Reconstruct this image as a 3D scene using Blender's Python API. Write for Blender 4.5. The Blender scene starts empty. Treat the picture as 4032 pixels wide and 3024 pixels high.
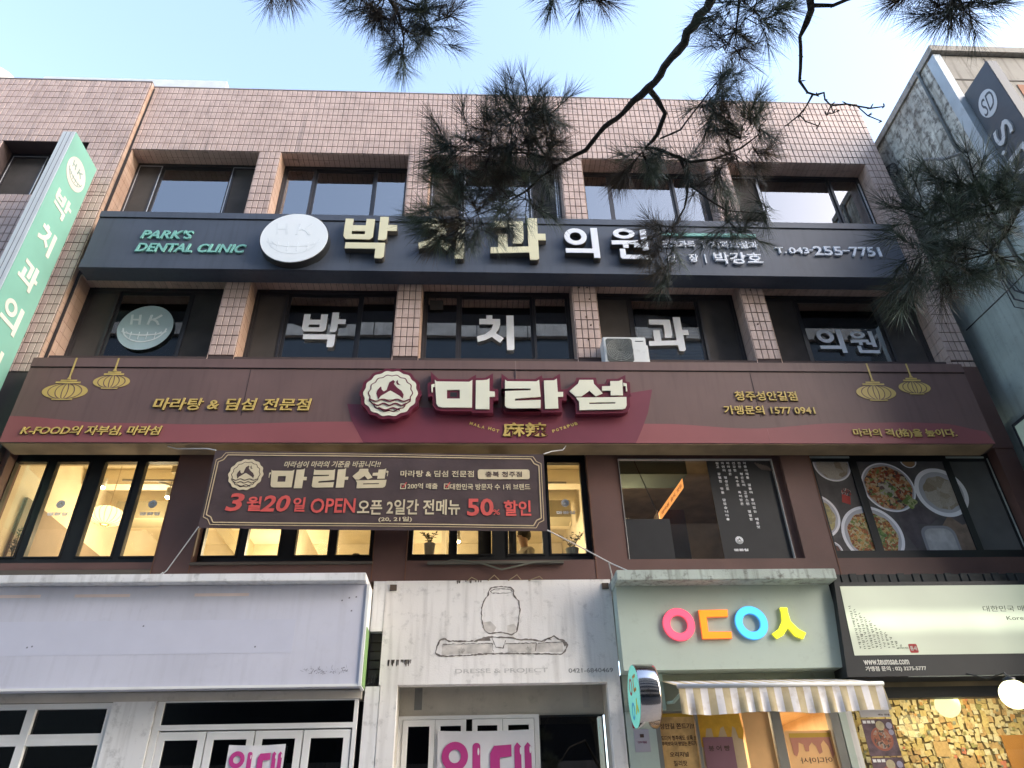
import bpy, bmesh, math, random
from mathutils import Vector, Matrix
rnd = random.Random(7)
S = bpy.context.scene
COL = S.collection

# ------------------------------------------------------------------ camera
cam_d = bpy.data.cameras.new('camera'); cam = bpy.data.objects.new('camera', cam_d); COL.objects.link(cam)
S.camera = cam
cam_d.sensor_width = 36.0; cam_d.lens = 25.465; cam_d.clip_start = 0.05; cam_d.clip_end = 3000
def set_cam():
    pitch, yaw, roll = math.radians(33.383), math.radians(3.341), math.radians(-1.520)
    fwd = Vector((math.sin(yaw)*math.cos(pitch), math.cos(yaw)*math.cos(pitch), math.sin(pitch)))
    r0 = Vector((math.cos(yaw), -math.sin(yaw), 0)); u0 = r0.cross(fwd)
    r = r0*math.cos(roll)+u0*math.sin(roll); u = u0*math.cos(roll)-r0*math.sin(roll)
    cam.matrix_world = Matrix(((r.x, u.x, -fwd.x, 0), (r.y, u.y, -fwd.y, -8.8), (r.z, u.z, -fwd.z, 1.6), (0, 0, 0, 1)))
set_cam()

# ------------------------------------------------------------------ world and sun
SUN_EL, SUN_AZ = math.radians(31), math.radians(119)     # azimuth clockwise from +y
w = bpy.data.worlds.new('World'); S.world = w; w.use_nodes = True
nt = w.node_tree; bg = nt.nodes['Background']
sky = nt.nodes.new('ShaderNodeTexSky'); sky.sky_type = 'NISHITA'; sky.sun_disc = False
sky.sun_elevation = SUN_EL; sky.sun_rotation = SUN_AZ; sky.air_density = 1.0; sky.dust_density = 1.5; sky.ozone_density = 1.0
hs_ = nt.nodes.new('ShaderNodeHueSaturation'); hs_.inputs['Saturation'].default_value = .9
nt.links.new(sky.outputs[0], hs_.inputs['Color']); nt.links.new(hs_.outputs[0], bg.inputs[0]); bg.inputs[1].default_value = 0.15
sd = bpy.data.lights.new('sun', 'SUN'); sd.energy = 0.5; sd.angle = math.radians(40); sd.color = (1.0, 0.90, 0.79)
sun = bpy.data.objects.new('sun', sd); COL.objects.link(sun)
sv = Vector((math.sin(SUN_AZ)*math.cos(SUN_EL), math.cos(SUN_AZ)*math.cos(SUN_EL), math.sin(SUN_EL)))
sun.rotation_euler = sv.to_track_quat('Z', 'Y').to_euler()
vs = S.view_settings
vs.view_transform = 'Standard'; vs.look = 'None'; vs.gamma = 1.0; vs.use_curve_mapping = False
vs.exposure = 2.33
LAMP = 0.36        # brightness of the lit lamps and signs for this exposure

# ------------------------------------------------------------------ materials
MC = {}
def mat(name, col, rough=0.6, metal=0.0, var=0.12, scale=3.0, bump=0.0, bscale=60.0, emit=0.0, cover=.55, dirt=0.0, streak=0.0, spec=0.5):
    """painted / plain surface: noise variation of the colour, optional dirt, vertical rain streaks and fine relief"""
    if name in MC: return MC[name]
    m = bpy.data.materials.new(name); m.use_nodes = True; N = m.node_tree.nodes; L = m.node_tree.links
    b = N['Principled BSDF']; b.inputs['Roughness'].default_value = rough; b.inputs['Metallic'].default_value = metal
    b.inputs['Specular IOR Level'].default_value = spec
    g = N.new('ShaderNodeNewGeometry')
    no = N.new('ShaderNodeTexNoise'); no.inputs['Scale'].default_value = scale; no.inputs['Detail'].default_value = 6
    L.new(g.outputs['Position'], no.inputs['Vector'])
    rp = N.new('ShaderNodeMapRange'); rp.inputs[1].default_value = .3; rp.inputs[2].default_value = .7
    rp.inputs[3].default_value = 1-var; rp.inputs[4].default_value = 1+var*.6
    L.new(no.outputs[0], rp.inputs[0])
    cur = N.new('ShaderNodeVectorMath'); cur.operation = 'SCALE'; cur.inputs[0].default_value = col[:3]
    L.new(rp.outputs[0], cur.inputs['Scale']); out = cur.outputs[0]
    if streak:
        mp = N.new('ShaderNodeMapping'); mp.inputs['Scale'].default_value = (9, 9, .7); L.new(g.outputs['Position'], mp.inputs[0])
        n2 = N.new('ShaderNodeTexNoise'); n2.inputs['Scale'].default_value = 1.4; n2.inputs['Detail'].default_value = 8; L.new(mp.outputs[0], n2.inputs['Vector'])
        r2 = N.new('ShaderNodeMapRange'); r2.inputs[1].default_value = .5; r2.inputs[2].default_value = .75; r2.inputs[3].default_value = 0; r2.inputs[4].default_value = streak
        L.new(n2.outputs[0], r2.inputs[0])
        mx = N.new('ShaderNodeMix'); mx.data_type = 'RGBA'; mx.inputs[7].default_value = (col[0]*.25, col[1]*.22, col[2]*.18, 1)
        L.new(r2.outputs[0], mx.inputs[0]); L.new(out, mx.inputs[6]); out = mx.outputs[2]
    if dirt:
        n3 = N.new('ShaderNodeTexNoise'); n3.inputs['Scale'].default_value = 7; n3.inputs['Detail'].default_value = 10; n3.inputs['Roughness'].default_value = .7
        L.new(g.outputs['Position'], n3.inputs['Vector'])
        r3 = N.new('ShaderNodeMapRange'); r3.inputs[1].default_value = cover; r3.inputs[2].default_value = cover+.14; r3.inputs[3].default_value = 0; r3.inputs[4].default_value = dirt
        L.new(n3.outputs[0], r3.inputs[0])
        mx = N.new('ShaderNodeMix'); mx.data_type = 'RGBA'; mx.inputs[7].default_value = (.09, .08, .065, 1)
        L.new(r3.outputs[0], mx.inputs[0]); L.new(out, mx.inputs[6]); out = mx.outputs[2]
    L.new(out, b.inputs['Base Color'])
    if bump:
        nb = N.new('ShaderNodeTexNoise'); nb.inputs['Scale'].default_value = bscale; nb.inputs['Detail'].default_value = 4
        L.new(g.outputs['Position'], nb.inputs['Vector'])
        bp = N.new('ShaderNodeBump'); bp.inputs['Strength'].default_value = bump; bp.inputs['Distance'].default_value = .01
        L.new(nb.outputs[0], bp.inputs['Height']); L.new(bp.outputs[0], b.inputs['Normal'])
    if emit:
        L.new(out, b.inputs['Emission Color']); b.inputs['Emission Strength'].default_value = emit
    MC[name] = m; return m
def emis(name, col, strength):
    if name in MC: return MC[name]
    m = bpy.data.materials.new(name); m.use_nodes = True; N = m.node_tree.nodes
    b = N['Principled BSDF']; b.inputs['Base Color'].default_value = (*col, 1); b.inputs['Emission Color'].default_value = (*col, 1)
    b.inputs['Emission Strength'].default_value = strength*LAMP; b.inputs['Roughness'].default_value = .5
    MC[name] = m; return m
def glass(name, tint=(.8, .84, .84), refl=1.0, rough=0.01, minr=0.0):
    if name in MC: return MC[name]
    m = bpy.data.materials.new(name); m.use_nodes = True; N = m.node_tree.nodes; L = m.node_tree.links
    N.remove(N['Principled BSDF']); o = N['Material Output']
    t = N.new('ShaderNodeBsdfTransparent'); t.inputs[0].default_value = (*tint, 1)
    gl = N.new('ShaderNodeBsdfGlossy'); gl.inputs['Roughness'].default_value = rough; gl.inputs[0].default_value = (1, .97, .94, 1)
    f = N.new('ShaderNodeFresnel'); f.inputs[0].default_value = 1.5
    mr = N.new('ShaderNodeMath'); mr.operation = 'MULTIPLY_ADD'; mr.inputs[1].default_value = refl; mr.inputs[2].default_value = minr; mr.use_clamp = True
    L.new(f.outputs[0], mr.inputs[0])
    # slight waviness of old float glass
    g = N.new('ShaderNodeNewGeometry'); nb = N.new('ShaderNodeTexNoise'); nb.inputs['Scale'].default_value = 1.3
    L.new(g.outputs['Position'], nb.inputs['Vector'])
    bp = N.new('ShaderNodeBump'); bp.inputs['Strength'].default_value = .05; bp.inputs['Distance'].default_value = .01
    L.new(nb.outputs[0], bp.inputs['Height']); L.new(bp.outputs[0], gl.inputs['Normal'])
    x = N.new('ShaderNodeMixShader'); L.new(mr.outputs[0], x.inputs[0]); L.new(t.outputs[0], x.inputs[1]); L.new(gl.outputs[0], x.inputs[2])
    L.new(x.outputs[0], o.inputs[0]); MC[name] = m; return m
def tile_mat(name, col, col2, spread=.16):
    """glazed facade tile: every tile its own shade (white noise of its grid cell), speckle and rain stains"""
    if name in MC: return MC[name]
    m = bpy.data.materials.new(name); m.use_nodes = True; N = m.node_tree.nodes; L = m.node_tree.links
    b = N['Principled BSDF']; b.inputs['Roughness'].default_value = .42
    g = N.new('ShaderNodeNewGeometry')
    sc = N.new('ShaderNodeVectorMath'); sc.operation = 'MULTIPLY'; sc.inputs[1].default_value = (1/.0935, 0.1, 1/.181); L.new(g.outputs['Position'], sc.inputs[0])
    fl = N.new('ShaderNodeVectorMath'); fl.operation = 'FLOOR'; L.new(sc.outputs[0], fl.inputs[0])
    wn = N.new('ShaderNodeTexWhiteNoise'); L.new(fl.outputs[0], wn.inputs[0])
    mx = N.new('ShaderNodeMix'); mx.data_type = 'RGBA'; mx.inputs[6].default_value = (*col, 1); mx.inputs[7].default_value = (*col2, 1); L.new(wn.outputs['Value'], mx.inputs[0])
    no = N.new('ShaderNodeTexNoise'); no.inputs['Scale'].default_value = 1.1; no.inputs['Detail'].default_value = 5; L.new(g.outputs['Position'], no.inputs['Vector'])
    n2 = N.new('ShaderNodeTexNoise'); n2.inputs['Scale'].default_value = 95; n2.inputs['Detail'].default_value = 3; L.new(g.outputs['Position'], n2.inputs['Vector'])
    ad = N.new('ShaderNodeMath'); ad.operation = 'ADD'; L.new(no.outputs[0], ad.inputs[0]); L.new(n2.outputs[0], ad.inputs[1])
    mr = N.new('ShaderNodeMapRange'); mr.inputs[1].default_value = .7; mr.inputs[2].default_value = 1.3; mr.inputs[3].default_value = 1-spread; mr.inputs[4].default_value = 1+spread; L.new(ad.outputs[0], mr.inputs[0])
    s = N.new('ShaderNodeVectorMath'); s.operation = 'SCALE'; L.new(mx.outputs[2], s.inputs[0]); L.new(mr.outputs[0], s.inputs['Scale'])
    mp = N.new('ShaderNodeMapping'); mp.inputs['Scale'].default_value = (7, 7, .5); L.new(g.outputs['Position'], mp.inputs[0])
    n4 = N.new('ShaderNodeTexNoise'); n4.inputs['Scale'].default_value = 1.2; n4.inputs['Detail'].default_value = 8; L.new(mp.outputs[0], n4.inputs['Vector'])
    r4 = N.new('ShaderNodeMapRange'); r4.inputs[1].default_value = .56; r4.inputs[2].default_value = .8; r4.inputs[3].default_value = 0; r4.inputs[4].default_value = .7; L.new(n4.outputs[0], r4.inputs[0])
    m2 = N.new('ShaderNodeMix'); m2.data_type = 'RGBA'; m2.inputs[7].default_value = (.15, .12, .10, 1); L.new(r4.outputs[0], m2.inputs[0]); L.new(s.outputs[0], m2.inputs[6])
    L.new(m2.outputs[2], b.inputs['Base Color'])
    bp = N.new('ShaderNodeBump'); bp.inputs['Strength'].default_value = .25; bp.inputs['Distance'].default_value = .003; L.new(n2.outputs[0], bp.inputs['Height']); L.new(bp.outputs[0], b.inputs['Normal'])
    MC[name] = m; return m
def food(name, cols, scale=18):
    """flat photographic print of a dish: cells and strands of several colours"""
    if name in MC: return MC[name]
    m = bpy.data.materials.new(name); m.use_nodes = True; N = m.node_tree.nodes; L = m.node_tree.links
    b = N['Principled BSDF']; b.inputs['Roughness'].default_value = .6
    g = N.new('ShaderNodeNewGeometry')
    nz = N.new('ShaderNodeTexNoise'); nz.inputs['Scale'].default_value = scale*.6; nz.inputs['Detail'].default_value = 4; L.new(g.outputs['Position'], nz.inputs['Vector'])
    va = N.new('ShaderNodeVectorMath'); va.operation = 'SCALE'; va.inputs['Scale'].default_value = .12; L.new(nz.outputs['Color'], va.inputs[0])
    ad = N.new('ShaderNodeVectorMath'); ad.operation = 'ADD'; L.new(g.outputs['Position'], ad.inputs[0]); L.new(va.outputs[0], ad.inputs[1])
    v = N.new('ShaderNodeTexVoronoi'); v.inputs['Scale'].default_value = scale; L.new(ad.outputs[0], v.inputs['Vector'])
    r = N.new('ShaderNodeValToRGB'); r.color_ramp.interpolation = 'CONSTANT'; cols = [tuple(min(.9, v*1.45) for v in c) for c in cols]
    sx = N.new('ShaderNodeSeparateColor'); L.new(v.outputs['Color'], sx.inputs[0]); L.new(sx.outputs[0], r.inputs[0])
    el = r.color_ramp.elements
    for i, c in enumerate(cols):
        e = el[i] if i < 2 else el.new(i/len(cols))
        e.position = i/len(cols); e.color = (*c, 1)
    dk = N.new('ShaderNodeMapRange'); dk.inputs[1].default_value = 0; dk.inputs[2].default_value = .7/scale*10*.1; dk.inputs[3].default_value = 1.15; dk.inputs[4].default_value = .6
    L.new(v.outputs['Distance'], dk.inputs[0])
    n3 = N.new('ShaderNodeTexNoise'); n3.inputs['Scale'].default_value = 60; L.new(g.outputs['Position'], n3.inputs['Vector'])
    mu = N.new('ShaderNodeMath'); mu.operation = 'MULTIPLY_ADD'; mu.inputs[1].default_value = .7; L.new(n3.outputs[0], mu.inputs[0]); mu.inputs[2].default_value = .6
    m2 = N.new('ShaderNodeMath'); m2.operation = 'MULTIPLY'; L.new(mu.outputs[0], m2.inputs[0]); L.new(dk.outputs[0], m2.inputs[1])
    s = N.new('ShaderNodeVectorMath'); s.operation = 'SCALE'; L.new(r.outputs[0], s.inputs[0]); L.new(m2.outputs[0], s.inputs['Scale']); L.new(s.outputs[0], b.inputs['Base Color'])
    MC[name] = m; return m

TILE = tile_mat('glazed_tile', (.56, .425, .365), (.48, .355, .30))
TILE_WARMLIT = tile_mat('warm_lit_tile_side', (.52, .36, .27), (.43, .28, .20))  # same tile; warm light from the right is put into its colour
GROUT = mat('grout', (.070, .048, .045), .9, bump=.4)
DARKSIGN = mat('slate_sign_panel', (.068, .082, .110), .45, var=.15, scale=1.5, streak=.25, bump=.05, bscale=200)
BROWN = mat('brown_sign_panel', (.155, .092, .080), .55, var=.14, scale=1.2, streak=.22, dirt=.08, bump=.05, bscale=200)
BROWNWALL = mat('brown_cladding', (.125, .064, .052), .6, var=.22, scale=1.5, dirt=.25, bump=.1)
RED = mat('red_sign_film', (.28, .085, .088), .5, var=.12, scale=1.0)
MAROON = mat('maroon_film', (.18, .035, .056), .5, var=.15, scale=1.4)
MAROON2 = mat('maroon_acrylic', (.13, .018, .035), .35, var=.05)
GOLD = mat('gold_film', (.62, .45, .13), .45, var=.1)
CREAM = mat('cream_acrylic', (.78, .78, .62), .35, var=.05)
CREAMY = mat('yellow_cream_acrylic', (.72, .69, .46), .35, var=.06)
WHITEA = mat('white_acrylic', (.80, .84, .90), .35, var=.04)
MINT = mat('mint_acrylic', (.22, .52, .45), .4, var=.06)
BLACKF = mat('black_window_frame', (.012, .013, .014), .4, var=.2)
FRAME = mat('bronze_window_frame', (.035, .033, .036), .4, var=.2)
ALU = mat('aluminium_trim', (.55, .57, .6), .35, metal=.3, var=.1)
WHITEP = mat('white_shop_paint', (.80, .79, .77), .6, var=.1, scale=1.6, dirt=.35, streak=.35)
SHEET = mat('lilac_white_sign_sheet', (.62, .62, .69), .35, var=.09, scale=.8, streak=.10, dirt=.07)
OLDWHITE = mat('weathered_white_render', (.82, .79, .75), .75, var=.09, scale=1.1, dirt=.3, streak=.28, bump=.2)
BEIGE = mat('beige_render', (.52, .48, .41), .8, var=.12, dirt=.25, bump=.15)
RESIDUEGREY = mat('pencil_grey_residue', (.19, .165, .145), .9, var=.4, scale=14)  # residue left by the removed sign, also used for peeled paint
GHOST = mat('scraped_residue_patch', (.60, .56, .51), .85, var=.3, scale=9, dirt=.7)
PALEGREEN = mat('pale_green_paint', (.46, .54, .47), .6, var=.06, scale=1.3, dirt=.12)
SLABGREEN = mat('weathered_green_slab', (.44, .50, .45), .85, var=.2, scale=2, dirt=.85, streak=.8, bump=.3)
BLACKP = mat('black_sign_metal', (.022, .024, .026), .45, var=.2)
CONC = mat('stained_concrete', (.60, .60, .53), .9, var=.5, scale=2.2, cover=.47, dirt=.85, streak=.95, bump=.5, bscale=18)
CONC2 = mat('beige_concrete', (.37, .35, .31), .85, var=.15, scale=1, dirt=.2, streak=.6, bump=.2)
ROPE = mat('white_rope', (.6, .6, .58), .8)
BARK = mat('pine_bark', (.10, .085, .068), .95, var=.5, scale=25, bump=1.0, bscale=70)
NEEDLE = mat('pine_needle', (.105, .130, .092), .55, var=.55, scale=9)
NEEDLE2 = mat('pine_needle_dry', (.15, .115, .075), .6, var=.5, scale=9)
NEEDLE3 = mat('pine_needle_fresh', (.16, .20, .13), .5, var=.45, scale=9)
G_DARK = glass('coated_window_glass', (.90, .91, .91), 2.2, minr=.12)
G_TOP = glass('top_storey_glass', (.94, .95, .95), 1.5, minr=.15)
G_CLEAR = glass('shop_window_glass', (.97, .98, .97), .8)
G_BLACK = glass('deep_tinted_glass', (.25, .27, .28), 1.0)
SCREEN = mat('insect_screen', (.070, .063, .058), .95, var=.2, scale=3)
BLIND = mat('roller_blind', (.90, .89, .90), .8, var=.05, scale=1)
BLIND2 = mat('blue_grey_blind', (.74, .77, .83), .8, var=.06)
CURTAIN = mat('tan_curtain', (.48, .40, .34), .9, var=.15, scale=1.3)
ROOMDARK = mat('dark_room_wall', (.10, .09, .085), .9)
ROOMWARM = mat('cream_room_paint', (.74, .66, .50), .8, var=.08)
DARKWOOD = mat('dark_timber', (.07, .045, .03), .6)

# ------------------------------------------------------------------ mesh helpers
class MB:
    def __init__(s): s.v = []; s.f = []
    def poly(s, pts):
        n = len(s.v); s.v += [tuple(p) for p in pts]; s.f.append(tuple(range(n, n+len(pts))))
    def box(s, x0, x1, y0, y1, z0, z1):
        n = len(s.v)
        s.v += [(x0, y0, z0), (x1, y0, z0), (x1, y1, z0), (x0, y1, z0), (x0, y0, z1), (x1, y0, z1), (x1, y1, z1), (x0, y1, z1)]
        for a in ((0, 3, 2, 1), (4, 5, 6, 7), (0, 1, 5, 4), (1, 2, 6, 5), (2, 3, 7, 6), (3, 0, 4, 7)): s.f.append(tuple(n+i for i in a))
        return s
    def tube(s, pts, rad, k=6, cap=True):
        pts = [Vector(p) for p in pts]
        if not hasattr(rad, '__len__'): rad = [rad]*len(pts)
        ref = Vector((0, 0, 1)); n0 = len(s.v)
        d0 = (pts[1]-pts[0]).normalized()
        a = d0.cross(ref);  a = a.normalized() if a.length > 1e-3 else Vector((1, 0, 0))
        for i, p in enumerate(pts):
            d = (pts[min(i+1, len(pts)-1)]-pts[max(i-1, 0)]).normalized()
            a = (a-d*a.dot(d)).normalized(); b = d.cross(a)
            for j in range(k):
                t = 2*math.pi*j/k; s.v.append(tuple(p+(a*math.cos(t)+b*math.sin(t))*rad[i]))
        for i in range(len(pts)-1):
            for j in range(k):
                s.f.append((n0+i*k+j, n0+i*k+(j+1) % k, n0+(i+1)*k+(j+1) % k, n0+(i+1)*k+j))
        if cap:
            s.f.append(tuple(n0+j for j in reversed(range(k)))); s.f.append(tuple(n0+(len(pts)-1)*k+j for j in range(k)))
        return s
    def lathe(s, cx, cy, cz, prof, k=24, axis='z'):
        n0 = len(s.v)
        for r, h in prof:
            for j in range(k):
                t = 2*math.pi*j/k; a, b = r*math.cos(t), r*math.sin(t)
                s.v.append({'z': (cx+a, cy+b, cz+h), 'x': (cx+h, cy+a, cz+b), 'y': (cx+a, cy+h, cz+b)}[axis])
        for i in range(len(prof)-1):
            for j in range(k): s.f.append((n0+i*k+j, n0+i*k+(j+1) % k, n0+(i+1)*k+(j+1) % k, n0+(i+1)*k+j))
        return s
    def prism(s, pts, y0, y1):
        """outline (x,z) extruded from y0 (front) to y1"""
        n = len(s.v); k = len(pts)
        s.v += [(x, y0, z) for x, z in pts]+[(x, y1, z) for x, z in pts]
        s.f.append(tuple(range(n, n+k))); s.f.append(tuple(reversed(range(n+k, n+2*k))))
        for i in range(k): s.f.append((n+i, n+k+i, n+k+(i+1) % k, n+(i+1) % k))
        return s
def origin_of(p):
    o = Vector((0, 0, 0))
    while p is not None: o += p.location; p = p.parent
    return o
def link(name, me, m, parent=None, at=None, kind=None):
    o = bpy.data.objects.new(name, me); COL.objects.link(o)
    if m is not None and not me.materials: me.materials.append(m)
    base = origin_of(parent)
    o.parent = parent
    o.location = (Vector(at) if at is not None else Vector((0, 0, 0)))-base
    if kind: o['kind'] = kind
    return o
def build(name, mb, m, parent=None, kind=None, smooth=False, bevel=0):
    me = bpy.data.meshes.new(name); me.from_pydata(mb.v, [], mb.f); me.validate()
    bm = bmesh.new(); bm.from_mesh(me); bmesh.ops.recalc_face_normals(bm, faces=bm.faces)
    if bevel: bmesh.ops.bevel(bm, geom=[e for e in bm.edges if e.is_manifold and e.calc_face_angle(0) > .6], offset=bevel, segments=2, affect='EDGES')
    bm.to_mesh(me); bm.free()
    if smooth:
        for p in me.polygons: p.use_smooth = True
    return link(name, me, m, parent, kind=kind)
def box(name, x0, x1, y0, y1, z0, z1, m, parent=None, bevel=0, kind=None):
    return build(name, MB().box(x0, x1, y0, y1, z0, z1), m, parent, bevel=bevel, kind=kind)
def thing(name, label, cat, loc=(0, 0, 0), group=None):
    o = bpy.data.objects.new(name, None); COL.objects.link(o); o.location = loc; o.empty_display_size = .2
    o['label'] = label; o['category'] = cat
    if group: o['group'] = group
    return o
def tag(o, label, cat, group=None):
    o['label'] = label; o['category'] = cat
    if group: o['group'] = group
    return o

# frames of reference for lettering: facing the street (-y), facing right (+x) and facing left (-x)
def FRONT(y): return lambda u, v, n: (u, y-n, v)
def FACE_R(x): return lambda u, v, n: (x+n, u, v)
def FACE_L(x): return lambda u, v, n: (x-n, u, v)
def curve_mesh(cu, name):
    ob = bpy.data.objects.new('tmp', cu)
    me = bpy.data.meshes.new_from_object(ob); me.name = name
    bpy.data.objects.remove(ob); bpy.data.curves.remove(cu)
    return me
def shape(name, outlines, place, depth, m, parent, offset=0.0, bevel=0.0):
    """closed outlines (outer and holes) in the sign's plane, extruded by depth"""
    cu = bpy.data.curves.new('c', 'CURVE'); cu.dimensions = '2D'; cu.fill_mode = 'BOTH'; cu.extrude = depth/2; cu.offset = offset
    cu.bevel_depth = bevel
    for pts in outlines:
        sp = cu.splines.new('POLY'); sp.points.add(len(pts)-1); sp.use_cyclic_u = True
        for i, (a, b) in enumerate(pts): sp.points[i].co = (a, b, 0, 1)
    me = curve_mesh(cu, name)
    for v in me.vertices: v.co = place(v.co.x, v.co.y, v.co.z+depth/2)
    me.update(); me.materials.clear()
    return link(name, me, m, parent)
def text(s, x0, x1, z0, z1, place, depth, m, parent, bold=.016, shear=0.0, split=False, name='lettering', keep=False, flip=False, rot=0.0):
    """lettering fitted to x0..x1, z0..z1 of the plane; split makes each character a part of its own"""
    cu = bpy.data.curves.new('t', 'FONT'); cu.body = s; cu.size = 1; cu.offset = bold; cu.shear = shear
    cu.extrude = .01; cu.resolution_u = 3; cu.space_line = 1.1
    if 1 < len(s.replace(' ', '')) <= 3: split = True
    if split:
        for i in range(len(s)):
            cu.materials.append(m); cu.body_format[i].material_index = i
    me = curve_mesh(cu, name)
    if not me.vertices: return None
    xs = [v.co.x for v in me.vertices]; ys = [v.co.y for v in me.vertices]
    a0, a1, b0, b1 = min(xs), max(xs), min(ys), max(ys)
    sx = (x1-x0)/(a1-a0); sz = (z1-z0)/(b1-b0)
    if keep: sx = sz = min(sx, sz)
    cx, cz = (x0+x1)/2, (z0+z1)/2
    for v in me.vertices:
        u = (v.co.x-(a0+a1)/2)*sx; q = (v.co.y-(b0+b1)/2)*sz
        if flip: u = -u
        if rot: u, q = u*math.cos(rot)-q*math.sin(rot), u*math.sin(rot)+q*math.cos(rot)
        v.co = place(cx+u, cz+q, depth if v.co.z > 0 else 0.0)
    me.update()
    if not split:
        me.materials.clear(); return link(name, me, m, parent)
    groups = {}
    for p in me.polygons: groups.setdefault(p.material_index, []).append(p)
    res = []
    for k in sorted(groups):
        idx = {}; vs_ = []; fs = []
        for p in groups[k]:
            f = []
            for vi in p.vertices:
                if vi not in idx: idx[vi] = len(vs_); vs_.append(tuple(me.vertices[vi].co))
                f.append(idx[vi])
            fs.append(f)
        m2 = bpy.data.meshes.new('letter'); m2.from_pydata(vs_, [], fs)
        res.append(link('letter', m2, m, parent))
    bpy.data.meshes.remove(me)
    return res
def ring(cx, cz, r, k=48, lobes=0, amp=0.0, ph=0.0, rz=None):
    rz = rz or r
    return [(cx+(r+amp*math.cos(lobes*t+ph))*math.cos(t), cz+(rz+amp*math.cos(lobes*t+ph))*math.sin(t)) for t in (2*math.pi*i/k for i in range(k))]
def rect(x0, x1, z0, z1): return [(x0, z0), (x1, z0), (x1, z1), (x0, z1)]
def rrect(x0, x1, z0, z1, r):
    o = []
    for cx, cz, a in ((x1-r, z0+r, -90), (x1-r, z1-r, 0), (x0+r, z1-r, 90), (x0+r, z0+r, 180)):
        for i in range(5):
            t = math.radians(a+i*22.5); o.append((cx+r*math.cos(t), cz+r*math.sin(t)))
    return o
def band(pts, w):
    """closed outline of a stroke of width w along (x,z) points"""
    L_, R_ = [], []
    for i, p in enumerate(pts):
        a = pts[max(i-1, 0)]; b = pts[min(i+1, len(pts)-1)]
        d = math.hypot(b[0]-a[0], b[1]-a[1]) or 1; nx, nz = -(b[1]-a[1])/d*w/2, (b[0]-a[0])/d*w/2
        L_.append((p[0]+nx, p[1]+nz)); R_.append((p[0]-nx, p[1]-nz))
    return R_+L_[::-1]

# ------------------------------------------------------------------ tiles laid on walls
TW, TH = .0935, .181
def tile_mesh(wd, hd, name):
    j, t, c = .0058, .012, .004
    x, z = wd/2-j, hd/2-j; xi, zi = x-c, z-c
    v = [(-x, 0, -z), (x, 0, -z), (x, 0, z), (-x, 0, z), (-x, -t+c, -z), (x, -t+c, -z), (x, -t+c, z), (-x, -t+c, z), (-xi, -t, -zi), (xi, -t, -zi), (xi, -t, zi), (-xi, -t, zi)]
    f = []
    for i in range(4):
        k = (i+1) % 4; f += [(i, k, 4+k, 4+i), (4+i, 4+k, 8+k, 8+i)]
    f.append((8, 9, 10, 11))
    me = bpy.data.meshes.new(name); me.from_pydata(v, [], f); me.materials.append(TILE); return me
TILE_MESHES = {}
def lay_tiles(parent, wall_y, cells, eye=Vector((0, -8.8, 1.6)), limit=300, hidden=lambda x, z: False):
    """cells: (x, z, width, height) of every tile; the nearest ones in view are parts, the rest one joined part"""
    cells = sorted(cells, key=lambda c: (hidden(c[0], c[1]), (Vector((c[0], wall_y, c[1]))-eye).length))
    rest = MB(); base = origin_of(parent)
    for i, (x, z, wd, hd) in enumerate(cells):
        key = (round(wd, 3), round(hd, 3))
        if key not in TILE_MESHES: TILE_MESHES[key] = tile_mesh(wd, hd, 'tile')
        me = TILE_MESHES[key]; dy = rnd.uniform(-.0015, .0015)
        if i < limit and not hidden(x, z):
            link('tile', me, None, parent, at=(x, wall_y+dy, z))
        else:
            n = len(rest.v)
            rest.v += [(v.co.x+x, v.co.y+wall_y+dy, v.co.z+z) for v in me.vertices]
            rest.f += [tuple(n+k for k in p.vertices) for p in me.polygons]
    o = build('tiles', rest, TILE, parent, kind='stuff'); o['kind'] = 'stuff'; return o
def grid(x0, x1, z0, z1, tw=TW, th=TH, top=True):
    """tile cells filling a rectangle, rows counted from the top"""
    out = []; n = max(1, round((x1-x0)/tw)); wd = (x1-x0)/n
    z = z1
    while z > z0+.02:
        h = min(th, z-z0)
        for i in range(n): out.append((x0+(i+.5)*wd, z-h/2, wd, h))
        z -= h
    return out

# ================================================================== SETTING
g = MB(); g.poly([(-400, -400, 0), (400, -400, 0), (400, 400, 0), (-400, 400, 0)])
build('ground', g, mat('asphalt', (.06, .06, .062), .9, bump=.4), kind='structure')
box('pavement', -30, 30, -4.2, 8, .004, .13, mat('paving', (.42, .40, .38), .85, bump=.3), kind='structure')
box('road', -60, 60, -10.5, -4.2, .002, .008, mat('road_asphalt', (.055, .055, .058), .9, bump=.4), kind='structure')

# ------------------------------------------------------------------ building across the street (seen as reflection)
opp = thing('office_building', 'tall grey banded office block across the street, mirrored in the windows', 'building', (0, -13.6, 0))
OPPC = mat('pale_precast', (.30, .265, .24), .8, var=.25, streak=.4)
OPPG = mat('ribbon_glazing', (.025, .03, .038), .25, var=.2)
box('wall', -22, 20, -20, -13.3, 0, 22.6, OPPG, opp)
for zz, hh_ in ((3.2, .72), (6.6, .72), (10.0, .72), (13.4, .72), (16.8, .72), (19.7, .95), (22.05, .45)):
    m_ = MB(); x = -22
    while x < 19.9:
        m_.box(x+.02, x+1.98, -13.3, -13.12, zz-hh_, zz+hh_); x += 2
    build('spandrel', m_, OPPC, opp)

# ================================================================== TILED BUILDING
B = thing('tiled_building', 'four storey pink tiled building with signs between its window rows', 'building', (0.7, 0, 0))
XL, XR, ZR = -6.24, 7.65, 14.21
PIL = [(-3.93, -3.556), (-1.25, -.876), (1.52, 1.894), (4.25, 4.624)]
BAYS = [(-6.19, -3.93), (-3.556, -1.25), (-.876, 1.52), (1.894, 4.25), (4.624, 7.28)]
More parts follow.
